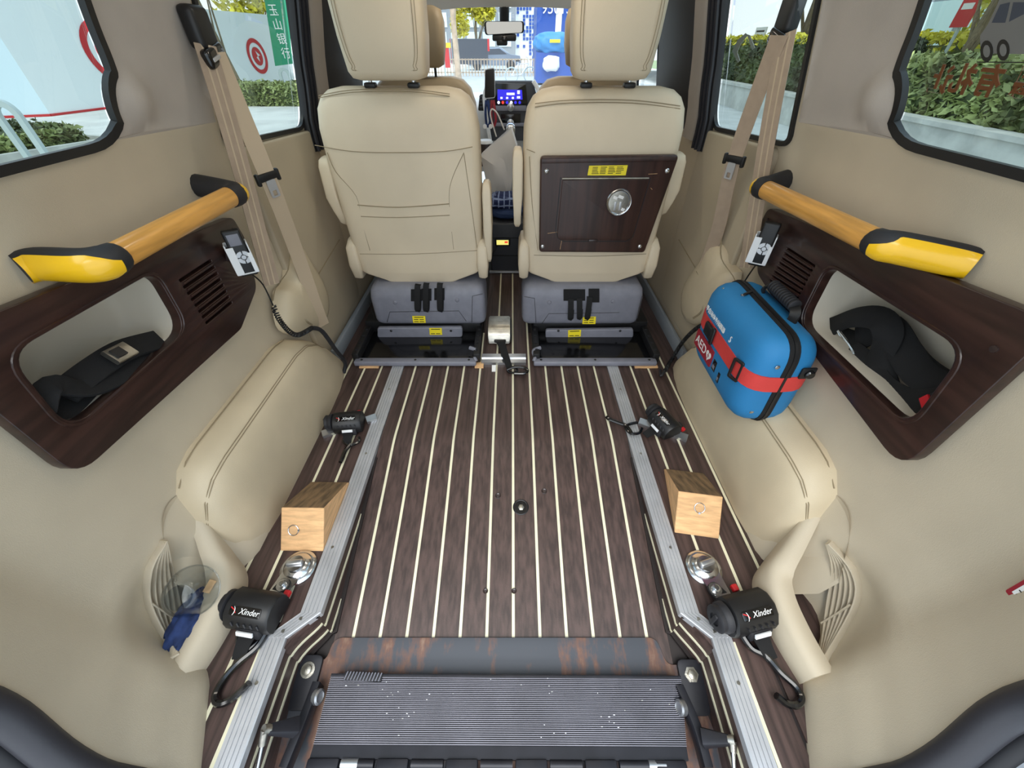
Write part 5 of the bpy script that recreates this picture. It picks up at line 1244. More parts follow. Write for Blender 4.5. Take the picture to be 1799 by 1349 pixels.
# ---- dashboard with centre stack
t = thing('dashboard', 'pale grey dashboard with black centre stack under the windscreen', 'dashboard', (0, 3.3, .3))
b = BM(); ringloft(b, [[Vector((x, y + .06 * abs(x), z)) for y, z in [(3.16, .30), (3.12, .50), (3.08, .68), (3.13, .735), (3.3, .755), (3.62, .70), (3.62, .30)]] for x in [-.72 + .12 * i for i in range(13)]]); obj('dash_body', b, 'dashlight', t, 60)
yS = 3.04
def atS(px, py, y=yS): return at(px, py, y=y)
def splate(name, px, y, m, th, parent, r=.01, bev=.003):
    q = [at(p[0], p[1], y=y) for p in px]; return plate(name, rpoly([(v.x, v.z) for v in q], r, 4), [], th, m, parent, bev=bev, place=lambda c: Vector((c.x, y - c.z, c.y)))
st = splate('centre_stack', [(858, 245), (932, 245), (944, 172), (936, 141), (868, 141), (852, 172)], yS + .05, 'dash', .05, t, .012, .006)
splate('screen_bezel', [(864, 184), (927, 183), (924, 147), (871, 145)], yS, 'blackgloss', .012, st, .006)
sc_ = splate('display', [(874, 176), (918, 175), (917, 158), (874, 157)], yS - .013, 'screenblue', .001, st, .002, 0)
for k in range(6):
    p = at(876 + 7.4 * k, 180, y=yS - .014); b = BM(); lathe(b, [(.0085, 0), (.0085, .0008), (.0003, .0009)], axis_m(p, (0, -1, 0)), 12); obj('screen_icon', b, ['screenwhite', 'ledred', 'screenblue', 'screenwhite', 'screenblue', 'screenblue'][k], sc_)
for k, (px, py, w, h) in enumerate([(897, 165, .05, .012), (881, 172, .014, .01), (891, 172, .014, .01), (901, 172, .014, .01), (911, 171, .02, .012), (911, 162, .016, .018)]):
    b = BM(); box(b, at(px, py, y=yS - .0145), (w, .0006, h)); obj('screen_block', b, 'screenwhite', sc_, 0)
for k in (-1, 1):
    q = [(862, 142), (851, 172), (861, 246)] if k < 0 else [(937, 142), (947, 172), (934, 246)]
    b = BM(); sweep(b, smoothpath([at(p[0], p[1], y=yS - .02) for p in q], 5), rpoly([(-.012, -.01), (.012, -.01), (.012, .01), (-.012, .01)], .005, 2), (0, -1, 0)); obj('stack_trim', b, 'white', st)
    cxv = 848 if k < 0 else 946
    f = splate('air_vent', [(cxv - 8, 194), (cxv + 6, 194), (cxv + 7, 164), (cxv - 5, 166)], yS + .012, 'black', .02, t, .01)
    for j in range(4):
        b = BM(); p, q2_ = at(cxv - 6, 170 + 6 * j, y=yS - .009), at(cxv + 5, 169 + 6 * j, y=yS - .009); sweep(b, [p, q2_], rect(.004, .006), (0, 0, 1)); obj('vent_blade', b, 'dash', f)
for py, w, h, m in ((190, .20, .03, 'greyplast'), (208, .13, .05, 'blackgloss'), (219, .2, .02, 'greyplast')):
    b = BM(); box(b, at(897, py, y=yS - .004), (w, .012, h), None, .004); obj('control_panel', b, m, st)
for py in (188, 216):
    b = BM(); lathe(b, [(.022, 0), (.022, .014), (.017, .018), (.0003, .018)], axis_m(at(897, py, y=yS - .010), (0, -1, 0)), 18); kb = obj('control_knob', b, 'alubright', st)
# ---- console box between the front seats
p0, p1 = at(863, 478, z=0), at(919, 478, z=0)
t = thing('centre_console', 'black console box with small lit meter between the front seats', 'console', ((p0.x + p1.x) / 2, p0.y, 0))
cxm = (p0.x + p1.x) / 2; w = (p1.x - p0.x)
b = BM(); box(b, (cxm, p0.y + .30, .14), (w, .60, .28), None, .012, 3); cb = obj('console_body', b, 'dash', t)
for z in (.10, .20): b = BM(); box(b, (cxm, p0.y - .001, z), (w - .01, .004, .004)); obj('drawer_gap', b, 'black', cb, 0)
mp = at(883, 425, y=p0.y - .006); b = BM(); box(b, mp, (.085, .014, .045), None, .006); me_ = obj('meter', b, 'black', t)
b = BM(); box(b, mp + Vector((0, -.0075, 0)), (.066, .002, .026)); obj('meter_window', b, 'ledyellow', me_)
b = BM(); box(b, mp + Vector((.02, -.009, .002)), (.018, .001, .01)); obj('meter_digit', b, 'ledred', me_)
b = BM(); tube(b, smoothpath([mp + Vector((-.03, 0, -.02)), mp + Vector((-.06, -.01, -.07)), mp + Vector((-.09, 0, -.12))], 4), .003, 6); obj('meter_lead', b, 'black', me_)
b = BM(); box(b, (cxm, p0.y - .012, .008), (w + .02, .02, .012), None, .003); obj('metal_kick_strip', b, 'alu', t)
b = BM(); box(b, (.0, 2.86, .20), (.17, .46, .40), None, .03, 3); obj('gear_tunnel', b, 'alu', t)
gp = at(897, 235, y=2.78)
b = BM(); cyl(b, gp + Vector((0, 0, -.12)), gp, .012, .010, 10); obj('gear_lever', b, 'black', t)
b = BM(); ringloft(b, [rrect(w_, gp.y - d, gp.y + d, gp.z + z, .012, gp.x, 3) for z, w_, d in [(-.02, .016, .018), (0, .026, .028), (.03, .028, .03), (.05, .022, .022), (.056, .012, .01)]]); obj('gear_knob', b, 'chrome', t, 60)
# ---- clothes, paper bag, cup, phone, lanyards
c = at(884, 368, y=p0.y + .10); 
def lump(name, c, sz, seed, m, parent, sub=4, amp=.13):
    rr = random.Random(seed); a, b2, d = [rr.uniform(5, 11) for _ in range(3)]
    b = BM(); bmesh.ops.create_icosphere(b, subdivisions=sub, radius=1)
    for v in b.verts:
        n = v.co.normalized(); k = 1 + amp * math.sin(a * n.x + 3 * n.y) * math.sin(b2 * n.y + seed) + amp * .6 * math.sin(2 * d * n.z + a * n.x)
        n2 = Vector((math.copysign(abs(n.x) ** .7, n.x), math.copysign(abs(n.y) ** .7, n.y), math.copysign(abs(n.z) ** .7, n.z))); v.co = c + Vector((n2.x * sz[0] * k, n2.y * sz[1] * k, n2.z * sz[2] * k))
    return obj(name, b, m, parent, 80)
t = thing('folded_clothes', 'blue checked shirt and jeans folded on the console box', 'clothes', (cxm, p0.y + .1, .28))
lump('jeans', Vector((cxm, p0.y + .11, .315)), (.09, .10, .028), 3, 'jeans', t, 4, .05); lump('checked_shirt', Vector((cxm - .01, p0.y + .12, .365)), (.082, .09, .03), 5, 'plaid', t, 4, .08)
yb = p0.y + .30
q = [at(845, 272, y=yb), at(898, 225, y=yb), at(908, 258, y=yb), at(894, 352, y=yb), at(862, 354, y=yb)]
t = thing('paper_bag', 'creased white paper carrier bag standing on the console', 'bag', q[4])
b = BM(); F1 = [v + Vector((0, -.03, 0)) for v in q]; B1 = [v + Vector((.004, .07, .0)) for v in q]
vf = [b.verts.new(v) for v in F1]; vb = [b.verts.new(v) for v in B1]
mid = b.verts.new((F1[0] + F1[1] + F1[2] + F1[3] + F1[4]) / 5 + Vector((0, -.022, 0)))
for i in range(5):
    b.faces.new((vf[i], vf[(i + 1) % 5], mid))
    if i not in (0,): b.faces.new((vf[i], vb[i], vb[(i + 1) % 5], vf[(i + 1) % 5]))
b.faces.new(vb); bmesh.ops.subdivide_edges(b, edges=b.edges[:], cuts=3, use_grid_fill=True)
for v in b.verts: v.co += Vector((0, .006 * math.sin(40 * v.co.x + 31 * v.co.z), .0))
obj('paper_sheet', b, 'paper', t, 20)
for dy in (0, .04):
    b = BM(); tube(b, smoothpath([at(872, 240, y=yb - .03 + dy), at(862, 205, y=yb - .03 + dy), at(864, 192, y=yb - .03 + dy), at(874, 200, y=yb - .03 + dy), at(886, 228, y=yb - .03 + dy)], 5), .004, 6); obj('bag_handle', b, 'paper', t)
p = at(853, 258, y=p0.y + .55)
t = thing('drink_cup', 'dark brown paper cup with white lid beside the paper bag', 'cup', (p.x, p.y, p.z - .05))
b = BM(); lathe(b, [(.032, -.10), (.042, .02), (.0003, .02)], axis_m(p, (0, 0, 1)), 20); obj('cup_wall', b, 'woodgrey', t)
b = BM(); lathe(b, [(.044, .02), (.044, .028), (.038, .036), (.0003, .036)], axis_m(p, (0, 0, 1)), 20); obj('lid', b, 'white', t)
yP = 2.86
q = [at(852, 121, y=yP), at(869, 118, y=yP), at(870, 172, y=yP), at(851, 174, y=yP)]
t = thing('phone', 'black smartphone upright in a holder on the dashboard', 'phone', q[3])
plate('phone_case', rpoly([(v.x, v.z) for v in q], .012, 4), [], .012, 'whitesheet', t, bev=.003, place=lambda c: Vector((c.x, yP + .006 - c.z, c.y)))
qq = [v.lerp((q[0] + q[2]) / 2, .07) for v in q]
plate('phone_screen', rpoly([(v.x, v.z) for v in qq], .009, 4), [], .002, 'blackgloss', t, place=lambda c: Vector((c.x, yP - .006 - c.z, c.y)))
b = BM(); tube(b, smoothpath([at(861, 172, y=yP + .02), at(862, 190, y=yP + .1), at(860, 205, y=yP + .2)], 4), .008, 8); obj('phone_holder', b, 'black', t)
for px, m, lab in ((856, 'cloth', 'dark blue lanyard hanging below the phone'), (866, 'aedred', 'crimson lanyard hanging below the phone')):
    t = thing('lanyard', lab, 'lanyard', at(px, 220, y=2.84))
    b = BM(); sweep(b, smoothpath([at(px - 2, 176, y=2.85), at(px - 3, 200, y=2.84), at(px, 222, y=2.84), at(px + 5, 212, y=2.83), at(px + 3, 190, y=2.83), at(px + 1, 176, y=2.85)], 5), rect(.014, .002), (0, -1, 0)); obj('ribbon', b, m, t)
    b = BM(); lathe(b, [(.012, 0), (.012, .006), (.0003, .007)], axis_m(at(px - 4, 222, y=2.83), (0, -1, 0)), 12); obj('badge_disc', b, 'paper', t)
# ---- rear-view mirror with camera behind
yM = 2.80
t = thing('rear_view_mirror', 'black framed rear-view mirror with dash camera under the header', 'mirror', at(886, 35, y=yM))
q = [at(850, 37, y=yM), at(921, 37, y=yM), at(921, 58, y=yM), at(852, 62, y=yM)]
hm = plate('mirror_housing', rpoly([(v.x, v.z) for v in q], .016, 5), [], .035, 'black', t, bev=.006, place=lambda c: Vector((c.x, yM + .03 - c.z, c.y)))
qq = [v.lerp(sum(q, Vector()) / 4, .10) for v in q]
plate('mirror_glass', rpoly([(v.x, v.z) for v in qq], .012, 5), [], .001, 'mirror', hm, place=lambda c: Vector((c.x, yM - .0055 - c.z, c.y)))
b = BM(); box(b, at(886, 66, y=yM + .02), (.13, .03, .03), None, .008); box(b, at(882, 74, y=yM + .02), (.06, .03, .03), None, .008); dc = obj('dash_camera', b, 'black', t)
b = BM(); lathe(b, [(.013, 0), (.013, .008), (.009, .010), (.0003, .010)], axis_m(at(886, 68, y=yM - .002), (0, -1, 0)), 16); obj('camera_lens', b, 'blackgloss', dc)
b = BM(); tube(b, smoothpath([at(886, 44, y=yM + .05), at(886, 26, y=yM + .04), at(886, 8, y=yM + .02), at(886, -6, y=yM + .01)], 4), .026, 10); obj('mirror_stalk', b, 'blackrub', t)
# ---- driver's wheel rim, half hidden behind the left seats
t = thing('steering_wheel', 'dark steering wheel in front of the driver seat', 'steering wheel', (-.43, 3.0, .45))
mtw = axis_m((-.43, 2.98, .60), (0, -.85, .5)); b = BM(); tube(b, [mtw @ Vector((.18 * math.cos(R(10 * i)), .18 * math.sin(R(10 * i)), 0)) for i in range(36)], .014, 8, True); obj('rim', b, 'black', t)
b = BM(); lathe(b, [(.06, -.02), (.06, .01), (.0003, .02)], mtw, 20); cyl(b, mtw @ Vector((-.17, 0, 0)), mtw @ Vector((.17, 0, 0)), .014, None, 8); obj('hub', b, 'dash', t)
b = BM(); cyl(b, mtw @ Vector((0, 0, -.18)), mtw @ Vector((0, 0, -.01)), .03, None, 10); obj('column', b, 'black', t)

# ================================================================== OUTSIDE
G = -.55
b = BM(); bmesh.ops.create_grid(b, x_segments=2, y_segments=2, size=1); 
for v in b.verts: v.co = Vector((v.co.x * 120, v.co.y * 120 + 40, G))
o = struct(obj('ground', b, 'paving', None, 0)); o['label'] = 'pale paved ground round the van'
b = BM(); poly_face(b, [(1.4, -20, G + .006), (6.5, -20, G + .006), (7.6, 24, G + .006), (-4, 60, G + .006), (-4.6, 24, G + .006)])
o = struct(obj('road', b, 'asphalt', None, 0)); o['label'] = 'grey asphalt lane beside the van'
def leafmass(name, pts_fn, n, size, m, parent, seed):
    rr = random.Random(seed); vs_, fs = [], []
    for i in range(n):
        p = pts_fn(rr); u = Vector((rr.gauss(0, 1), rr.gauss(0, 1), rr.gauss(0, .6))).normalized(); v = u.cross(Vector((rr.gauss(0, 1), rr.gauss(0, 1), rr.gauss(0, 1)))).normalized(); k = size * rr.uniform(.6, 1.3)
        b0 = len(vs_); vs_ += [p - u * k, p + v * k * .42, p + u * k, p - v * k * .42]; fs.append((b0, b0 + 1, b0 + 2, b0 + 3))
    me = bpy.data.meshes.new(name); me.from_pydata([tuple(v) for v in vs_], [], fs); return finish(name, me, m, parent, 0)
def hedge(label, quad_, z0, z1, n, size, m='leafdark', top='leafmid', seed=1, group=None):
    """quad_: footprint corners in order; a solid dark core with leaves all over it"""
    c = sum((Vector((p[0], p[1], 0)) for p in quad_), Vector()) / 4
    t = thing('hedge', label, 'hedge', (c.x, c.y, z0), group); P = [Vector((p[0], p[1], 0)) for p in quad_]
    b = BM(); ins = [p.lerp(c, .05) for p in P]; ringloft(b, [[p + Vector((0, 0, z0)) for p in ins], [p + Vector((0, 0, z1 - (z1 - z0) * .12)) for p in ins]]); obj('core', b, 'leafdark', t, 0)
    def side(r):
        i = r.choice([0, 1, 2, 3]); p = P[i].lerp(P[(i + 1) % 4], r.random()); k = r.gauss(0, .06); return p + (p - c).normalized() * k + Vector((0, 0, z0 + (z1 - z0) * r.random()))
    def topf(r): 
        p = P[0].lerp(P[1], r.random()).lerp(P[3].lerp(P[2], r.random()), r.random()); return p + Vector((0, 0, z1 + r.gauss(-.02, .05)))
    leafmass('foliage', side, n, size, m, t, seed)['kind'] = 'stuff'; leafmass('top_foliage', topf, int(n * .7), size, top, t, seed + 1)['kind'] = 'stuff'
    return t
def tree(label, x, y, h, r, lean, crown, n, size, m, bark='bark', seed=1, group=None, crowns=4):
    t = thing('tree', label, 'tree', (x, y, G), group); rr = random.Random(seed)
    pts = smoothpath([(x, y, G - .05), (x + lean[0] * .4, y + lean[1] * .4, G + h * .4), (x + lean[0], y + lean[1], G + h)], 6); b = BM(); tube(b, pts, r, 10, False, [1.25 - .7 * i / (len(pts) - 1) for i in range(len(pts))]); tk = obj('trunk', b, bark, t)
    for k in range(crowns):
        a = rr.uniform(0, 6.28); e = pts[-1] + Vector((math.cos(a) * crown * .7, math.sin(a) * crown * .7, rr.uniform(-.2, .5) * crown)); s_ = pts[-7 - k % 3]
        b = BM(); tube(b, smoothpath([s_, s_.lerp(e, .5) + Vector((0, 0, .2)), e], 4), r * .35, 6, False, [1 - .08 * i for i in range(9)]); obj('branch', b, bark, t)
    cs = [pts[-1] + Vector((rr.gauss(0, .55), rr.gauss(0, .55), rr.gauss(.1, .35))) * crown for _ in range(7)]
    def f(r_):
        c = r_.choice(cs); d = Vector((r_.gauss(0, 1), r_.gauss(0, 1), r_.gauss(0, 1))).normalized(); return c + d * crown * .55 * r_.uniform(.5, 1)
    leafmass('crown', f, n, size, m, t, seed)['kind'] = 'stuff'; return t
# ---- left: hoarding, hedges, bollard hoops, banner, trees
P0, P1, P2 = Vector((-19.5, 11.0, 0)), Vector((-13.3, 13.5, 0)), Vector((-11.2, 25.2, 0)); HT = 2.05
t = thing('site_hoarding', 'white site hoarding with red ring emblems behind the left hedge', 'hoarding', (P1.x, P1.y, G))
for a, c, m, nm in ((P0, P1, 'hoardblue', 'blue_white_panel'), (P1, P2, 'hoard', 'white_panel')):
    d = (c - a).normalized(); n = Vector((d.y, -d.x, 0)); b = BM(); ringloft(b, [[p + Vector((0, 0, G + .0)), p + Vector((0, 0, HT)), p - n * .08 + Vector((0, 0, HT)), p - n * .08 + Vector((0, 0, G))] for p in (a, c)]); pn = obj(nm, b, m, t, 0)
    b = BM(); sweep(b, [a + n * .01 + Vector((0, 0, G + .03)), c + n * .01 + Vector((0, 0, G + .03))], rect(.03, .055), (0, 0, 1)); obj('red_kick_strip', b, 'logored', t, 0)
d = (P2 - P1).normalized(); n = Vector((d.y, -d.x, 0))
def on_hoard(px, py):
    r_ = at(px, py, y=10) - Vector((0, 0, 1)); k = (P1 - Vector((0, 0, 1))).dot(n) / r_.dot(n); return Vector((0, 0, 1)) + r_ * k
cirp = lambda r_: [(r_ * math.cos(R(10 * i)), r_ * math.sin(R(10 * i))) for i in range(36)]
for k, (px, py, r0) in enumerate(((192, 92, .78), (452, 99, .62))):
    c = on_hoard(px, py) + n * .012; mtl = frame_m(c, d, (0, 0, 1))
    e = plate('emblem_ring', cirp(r0), [cirp(r0 * .76)], .01, 'logored', t, mt=mtl)
    arrow = [(-.1 * r0, .36 * r0), (.36 * r0, .05 * r0), (.12 * r0, .02 * r0), (.14 * r0, -.38 * r0), (-.16 * r0, -.05 * r0), (.02 * r0, .0)]
    plate('emblem_disc', cirp(r0 * .52), [arrow], .01, 'logored', t, mt=mtl)
hedge('low clipped box hedge beside the left rear quarter window view', [(-13.6, 4.5), (-10.5, 4.5), (-8.65, 9.1), (-12.6, 10.2)], G, -.2, 9000, .07, 'leafmid', 'leafdark', 11, 'clipped hedges')
b = BM(); sweep(b, [(-10.1, 4.3, G + .05), (-8.25, 9.4, G + .05), (-12.6, 10.9, G + .05)], rect(.14, .14), (0, 0, 1)); o = tag(obj('hedge_kerb', b, 'concrete', None, 0), 'low concrete kerb edging the left box hedge', 'kerb')
hedge('clipped hedge strip in front of the hoarding\'s far end', [(-11.5, 16.0), (-6.9, 15.9), (-6.6, 17.2), (-11.2, 17.6)], G, -.02, 5000, .07, 'leafmid', 'leafmid', 13, 'clipped hedges')
def hoop(base, h, lab):
    t = thing('bollard_hoop', lab, 'bollard', base); w = .17
    b = BM(); pts = [base + Vector((-w, 0, 0)), base + Vector((-w, 0, h - w))] + [base + Vector((-w * math.cos(R(18 * i)), 0, h - w + w * math.sin(R(18 * i)))) for i in range(1, 10)] + [base + Vector((w, 0, h - w)), base + Vector((w, 0, 0))]
    sweep(b, pts, rect(.10, .07), [Vector((0, 1, .01))] * len(pts)); obj('hoop_tube', b, 'rackgrey', t, 40)
    for s in (-1, 1): b = BM(); box(b, base + Vector((s * w, 0, .012)), (.16, .2, .024), None, .006); obj('foot_plate', b, 'rackgrey', t)
hoop(at(72, 284, z=G), .84, 'grey inverted-U bollard hoop in front of the low box hedge'); hoop(at(512, 170, z=G), .85, 'grey inverted-U bollard hoop behind the far hedge strip')
yB = 20.5; q = [at(462, -20, y=yB), at(503, -20, y=yB), at(514, 112, y=yB), at(484, 116, y=yB)]
t = thing('street_banner', 'tall green street banner with white lettering on the left', 'banner', (q[3].x, yB, G))
plate('banner_cloth', [(v.x, v.z) for v in q[::-1]], [], .03, 'signgreen', t, place=lambda c: Vector((c.x, yB - c.z, c.y)))
for k, ch in enumerate('玉山银行'): p = at(474 + 7.6 * k, 26 + 25 * k, y=yB - .035); text('banner_lettering', ch, .36, frame_m(p, (1, 0, 0), (0, 0, 1)), 'white', t, .004)
b = BM(); cyl(b, (q[2].x + .1, yB + .05, G), (q[2].x - .2, yB + .05, 4.0), .05, None, 10); obj('banner_pole', b, 'rackgrey', t)
tree('slim street tree beside the green banner', -10.3, 18.6, 4.4, .10, (-1.0, .4), 1.7, 2600, .13, 'leafyellow', 'bark', 21, 'street trees')
tree('forked street tree behind the green banner', -8.4, 24.5, 4.2, .12, (.3, .4), 1.9, 2600, .14, 'leafmid', 'bark', 22, 'street trees')
tree('street tree far behind the hoarding', -14.5, 30, 4.6, .14, (.3, .4), 2.6, 3000, .2, 'leafyellow', 'bark', 23, 'street trees')
# ---- right: planter wall, hedges, trees, signs
t = thing('planter_wall', 'pale concrete planter wall below the right hedge', 'wall', (6.8, 8, G))
for y0_, y1_ in ((-2, 4.6), (4.62, 11.2), (11.22, 18.0), (18.02, 25)):
    xa, xb = 6.45 + .045 * y0_, 6.45 + .045 * y1_; b = BM(); ringloft(b, [[Vector((x, y, z)) for x, z in [(x0, G), (x0, .02), (x0 - .04, .02), (x0 - .04, .085), (x0 + .3, .085), (x0 + .3, G)]] for x0, y in ((xa, y0_), (xb, y1_))]); obj('wall_block', b, 'concrete', t, 0)
hedge('broad-leaved hedge above the planter wall seen through the right quarter window', [(6.76, -1), (7.26, 10.5), (8.9, 10.5), (8.5, -1)], .03, .80, 13000, .085, 'leafmid', 'leafmid', 31, 'planter hedges')
hedge('clipped yellow-topped hedge above the far end of the planter wall', [(7.3, 11.2), (7.92, 25), (9.4, 25), (9.0, 11.2)], .03, 1.12, 9000, .09, 'leafdark', 'leafyellow', 33, 'planter hedges')
hedge('row of bright yellow bushes on the lawn beyond the planter hedge', [(12.5, 6), (13.5, 24), (15.0, 24), (14.0, 6)], G, 1.2, 8000, .12, 'leafyellow', 'leafyellow', 35, 'planter hedges')
b = BM(); poly_face(b, [(7.0, -4, .03), (26, -4, .3), (26, 40, .3), (8, 40, .03)]); o = struct(obj('lawn', b, 'grass', None, 0)); o['label'] = 'green lawn behind the planter wall'
tree('thick leaning tree trunk behind the right hedge', 9.3, 8.05, 4.6, .24, (1.0, .9), 2.2, 3600, .16, 'leafmid', 'bark', 41, 'park trees')
tree('slim dark tree on the lawn left of the thick trunk', 11.2, 12.6, 4.4, .13, (.9, .9), 2.0, 3000, .16, 'leafyellow', 'bark', 42, 'park trees')
tree('dark tree behind the yellow-topped hedge', 10.4, 18.5, 4.2, .18, (.1, .2), 2.2, 4200, .17, 'leafdark', 'bark', 43, 'park trees')
tree('bright yellow-green tree on the far lawn', 18.0, 20, 4.4, .15, (.1, .3), 2.8, 4200, .2, 'leafyellow', 'bark', 44, 'park trees')
tree('tall tree beside the lawn\'s grey building', 20.5, 7.5, 5, .2, (.1, .3), 3.4, 3600, .25, 'leafmid', 'bark', 45, 'park trees')
t = thing('low_building', 'grey glazed low building beyond the lawn', 'building', (24, 22, G))
b = BM(); box(b, (26, 24, 1.6), (5, 26, 4.6)); obj('building_body', b, 'greybuild', t, 0)
for k in range(6):
    b = BM(); box(b, (23.46, 13 + 4.2 * k, 1.5), (.06, 3.6, 2.6)); pn = obj('glass_panel', b, 'hoardblue', t, 0)
t = thing('red_sign', 'red street sign board on a post by the thick trunk', 'sign', (11.5, 10.2, G))
p = at(1698, 20, x=12); b = BM(); box(b, p, (.06, .5, .62)); obj('sign_board', b, 'binred', t, 0); b = BM(); cyl(b, (p.x + .05, p.y, G), (p.x + .05, p.y, p.z), .04, None, 8); obj('sign_post', b, 'rackgrey', t)
b = BM(); box(b, p + Vector((-.033, 0, .1)), (.006, .34, .12)); obj('sign_print', b, 'white', t, 0)
t = thing('white_notice', 'small white notice board above the yellow-topped hedge', 'sign', at(1340, 80, x=9))
p = at(1336, 58, x=9.2); b = BM(); box(b, p, (.04, .8, .32)); obj('notice_board', b, 'white', t, 0); b = BM(); cyl(b, (p.x + .03, p.y, G), (p.x + .03, p.y, p.z), .03, None, 8); obj('notice_post', b, 'rackgrey', t)
for dz in (-.07, .05): b = BM(); box(b, p + Vector((-.022, 0, dz)), (.004, .6, .05)); obj('notice_print', b, 'ink', t, 0)
# ---- stickers on the right-hand glass: lettering, outline van, arrow
glass_off = -.010
def on_glass(px, py, off=-.004):
    return on_wall(px, py, 1, off)
t = thing('window_lettering', 'brown sticker lettering on the right rear quarter window', 'sticker', on_glass(1700, 150))
for k, ch in enumerate('让礼有德'):
    px = [1637, 1673, 1716, 1784][k]; py = [158, 158, 162, 166][k]
    p = on_glass(px, py); u = (on_glass(px + 20, py + 3) - p).normalized(); v = (on_glass(px + 4, py - 20) - p).normalized()
    mt_ = frame_m(p + u * .030, -u, v)           # reads from outside, so it is mirrored from here
    text('letter', ch, .040, mt_, 'decalbrown', t, .0006, bold=.0011)
t = thing('van_sticker', 'grey cartoon van sticker on the right rear quarter window', 'sticker', on_glass(1760, 60))
def gpoly(name, px, m, off=-.003, parent=t):
    q = [on_glass(p[0], p[1], off) for p in px]; b = BM(); f = b.faces.new([b.verts.new(v) for v in q]); r_ = bmesh.ops.extrude_face_region(b, geom=[f]); bmesh.ops.translate(b, verts=[g for g in r_['geom'] if isinstance(g, bmesh.types.BMVert)], vec=(.0006, 0, 0)); bmesh.ops.triangulate(b, faces=b.faces[:]); return obj(name, b, m, parent, 0)
gpoly('van_body', [(1722, 82), (1722, 62), (1736, 42), (1752, 8), (1760, -12), (1850, -12), (1850, 96), (1735, 94)], 'decalgrey')
gpoly('van_windscreen', [(1742, 40), (1757, 8), (1774, 4), (1766, 40)], 'boarddark', -.0025); gpoly('van_window', [(1772, 40), (1780, 4), (1840, 4), (1840, 44)], 'boarddark', -.0025)
for cx_, cy_ in ((1733, 90), (1762, 88)):
    gpoly('van_wheel', [(cx_ + 11 * math.cos(R(20 * i)), cy_ + 19 * math.sin(R(20 * i))) for i in range(18)], 'ink', -.002); gpoly('van_hub', [(cx_ + 6 * math.cos(R(20 * i)), cy_ + 11 * math.sin(R(20 * i))) for i in range(18)], 'decalgrey', -.0015)
gpoly('van_ground_line', [(1716, 108), (1850, 109), (1850, 111), (1716, 110)], 'ink', -.002)
t = thing('arrow_sticker', 'white curved arrow sticker on the right sliding door window', 'sticker', on_glass(1300, 80))
gpoly('arrow_left', [(1286, 90), (1296, 70), (1310, 58), (1314, 62), (1302, 76), (1295, 92), (1300, 106), (1296, 110)], 'white', -.006, t); gpoly('arrow_right', [(1312, 60), (1318, 62), (1326, 84), (1321, 88)], 'white', -.006, t)
t = thing('petal_sticker', 'pale translucent petal sticker on the right sliding door window', 'sticker', on_glass(1265, 40)); gpoly('petal', [(1260, 70), (1262, 40), (1254, 30), (1262, 6), (1268, -2), (1275, 8), (1276, 40), (1270, 64)], 'hoardblue', -.006, t)
# ---- ahead: seen through the windscreen
def fbox(name, px0, py0, px1, py1, y, depth, m, parent, sm=0):
    a, c = at(px0, py0, y=y), at(px1, py1, y=y); b = BM(); box(b, ((a.x + c.x) / 2, y + depth / 2, (a.z + c.z) / 2), (abs(c.x - a.x), depth, abs(a.z - c.z))); return obj(name, b, m, parent, sm)
t = thing('delivery_tricycle', 'blue delivery tricycle with tarpaulin load parked ahead', 'tricycle', at(970, 150, z=G))
yt = at(970, 150, z=G).y
fbox('cargo_box', 942, 92, 1004, 146, yt, 1.6, 'truckblue', t); p = at(972, 76, y=yt + .6); lump('tarpaulin', p, (.95, .8, .42), 2, 'tarpblue', t, 4, .06); p = at(968, 112, y=yt - .15); lump('parcel_sack', p, (.42, .2, .3), 4, 'whitesheet', t, 3, .1)
for px in (950, 998): p = at(px, 147, y=yt + .5); b = BM(); lathe(b, [(.28, -.05), (.3, -.03), (.3, .03), (.28, .05), (.0003, .05)], axis_m((p.x, p.y, G + .3), (1, 0, 0)), 20); obj('wheel', b, 'tyre', t)
fbox('yellow_plate', 966, 69, 984, 75, yt - .3, .02, 'labelyellow', t)
t = thing('blue_truck', 'blue box truck body behind the delivery tricycle', 'truck', (3.0, 34, G))
fbox('box_body', 944, 4, 1004, 130, 33, 5, 'truckblue', t); fbox('edge_trim', 978, 6, 981, 130, 32.95, .05, 'white', t)
p = at(951, 24, y=32.9); text('truck_lettering', '95013', .75, frame_m(p, (1, 0, 0), (0, 0, 1)), 'white', t, .01)
for px in (955, 992): p = at(px, 118, y=33.4); b = BM(); lathe(b, [(.44, -.12), (.46, .0), (.44, .12), (.0003, .12)], axis_m((p.x, 33.6, G + .46), (1, 0, 0)), 20); obj('wheel', b, 'tyre', t)
t = thing('dark_notice_wall', 'dark grey board with red edges behind the railing', 'board', at(826, 112, y=36)); fbox('board_panel', 793, 68, 858, 113, 36, .2, 'boarddark', t); fbox('red_edge', 856, 68, 860, 90, 35.9, .3, 'binred', t); fbox('red_edge', 790, 68, 794, 113, 35.9, .3, 'binred', t)
t = thing('feather_flag', 'red feather flag with yellow top left of the pale trunk', 'flag', at(786, 120, y=27)); fbox('red_cloth', 779, 80, 791, 119, 27, .06, 'binred', t); fbox('yellow_cloth', 777, 75, 792, 84, 26.96, .06, 'binyellow', t); p = at(779, 90, y=27); b = BM(); cyl(b, (p.x, 27, G), (p.x, 27, p.z + .8), .04, None, 8); obj('flag_pole', b, 'rackgrey', t)
p = at(806, 142, z=G); tree('pale slender trunk standing ahead of the windscreen', p.x, p.y, 5.5, .16, (-.15, .1), 1.2, 600, .2, 'leafyellow', 'barkpale', 51, None, 2)
p = at(836, 60, y=40); tree('round yellow tree behind the dark board', p.x - .4, 46, 3.6, .15, (0, 0), 1.7, 3500, .2, 'leafyellow', 'bark', 52)
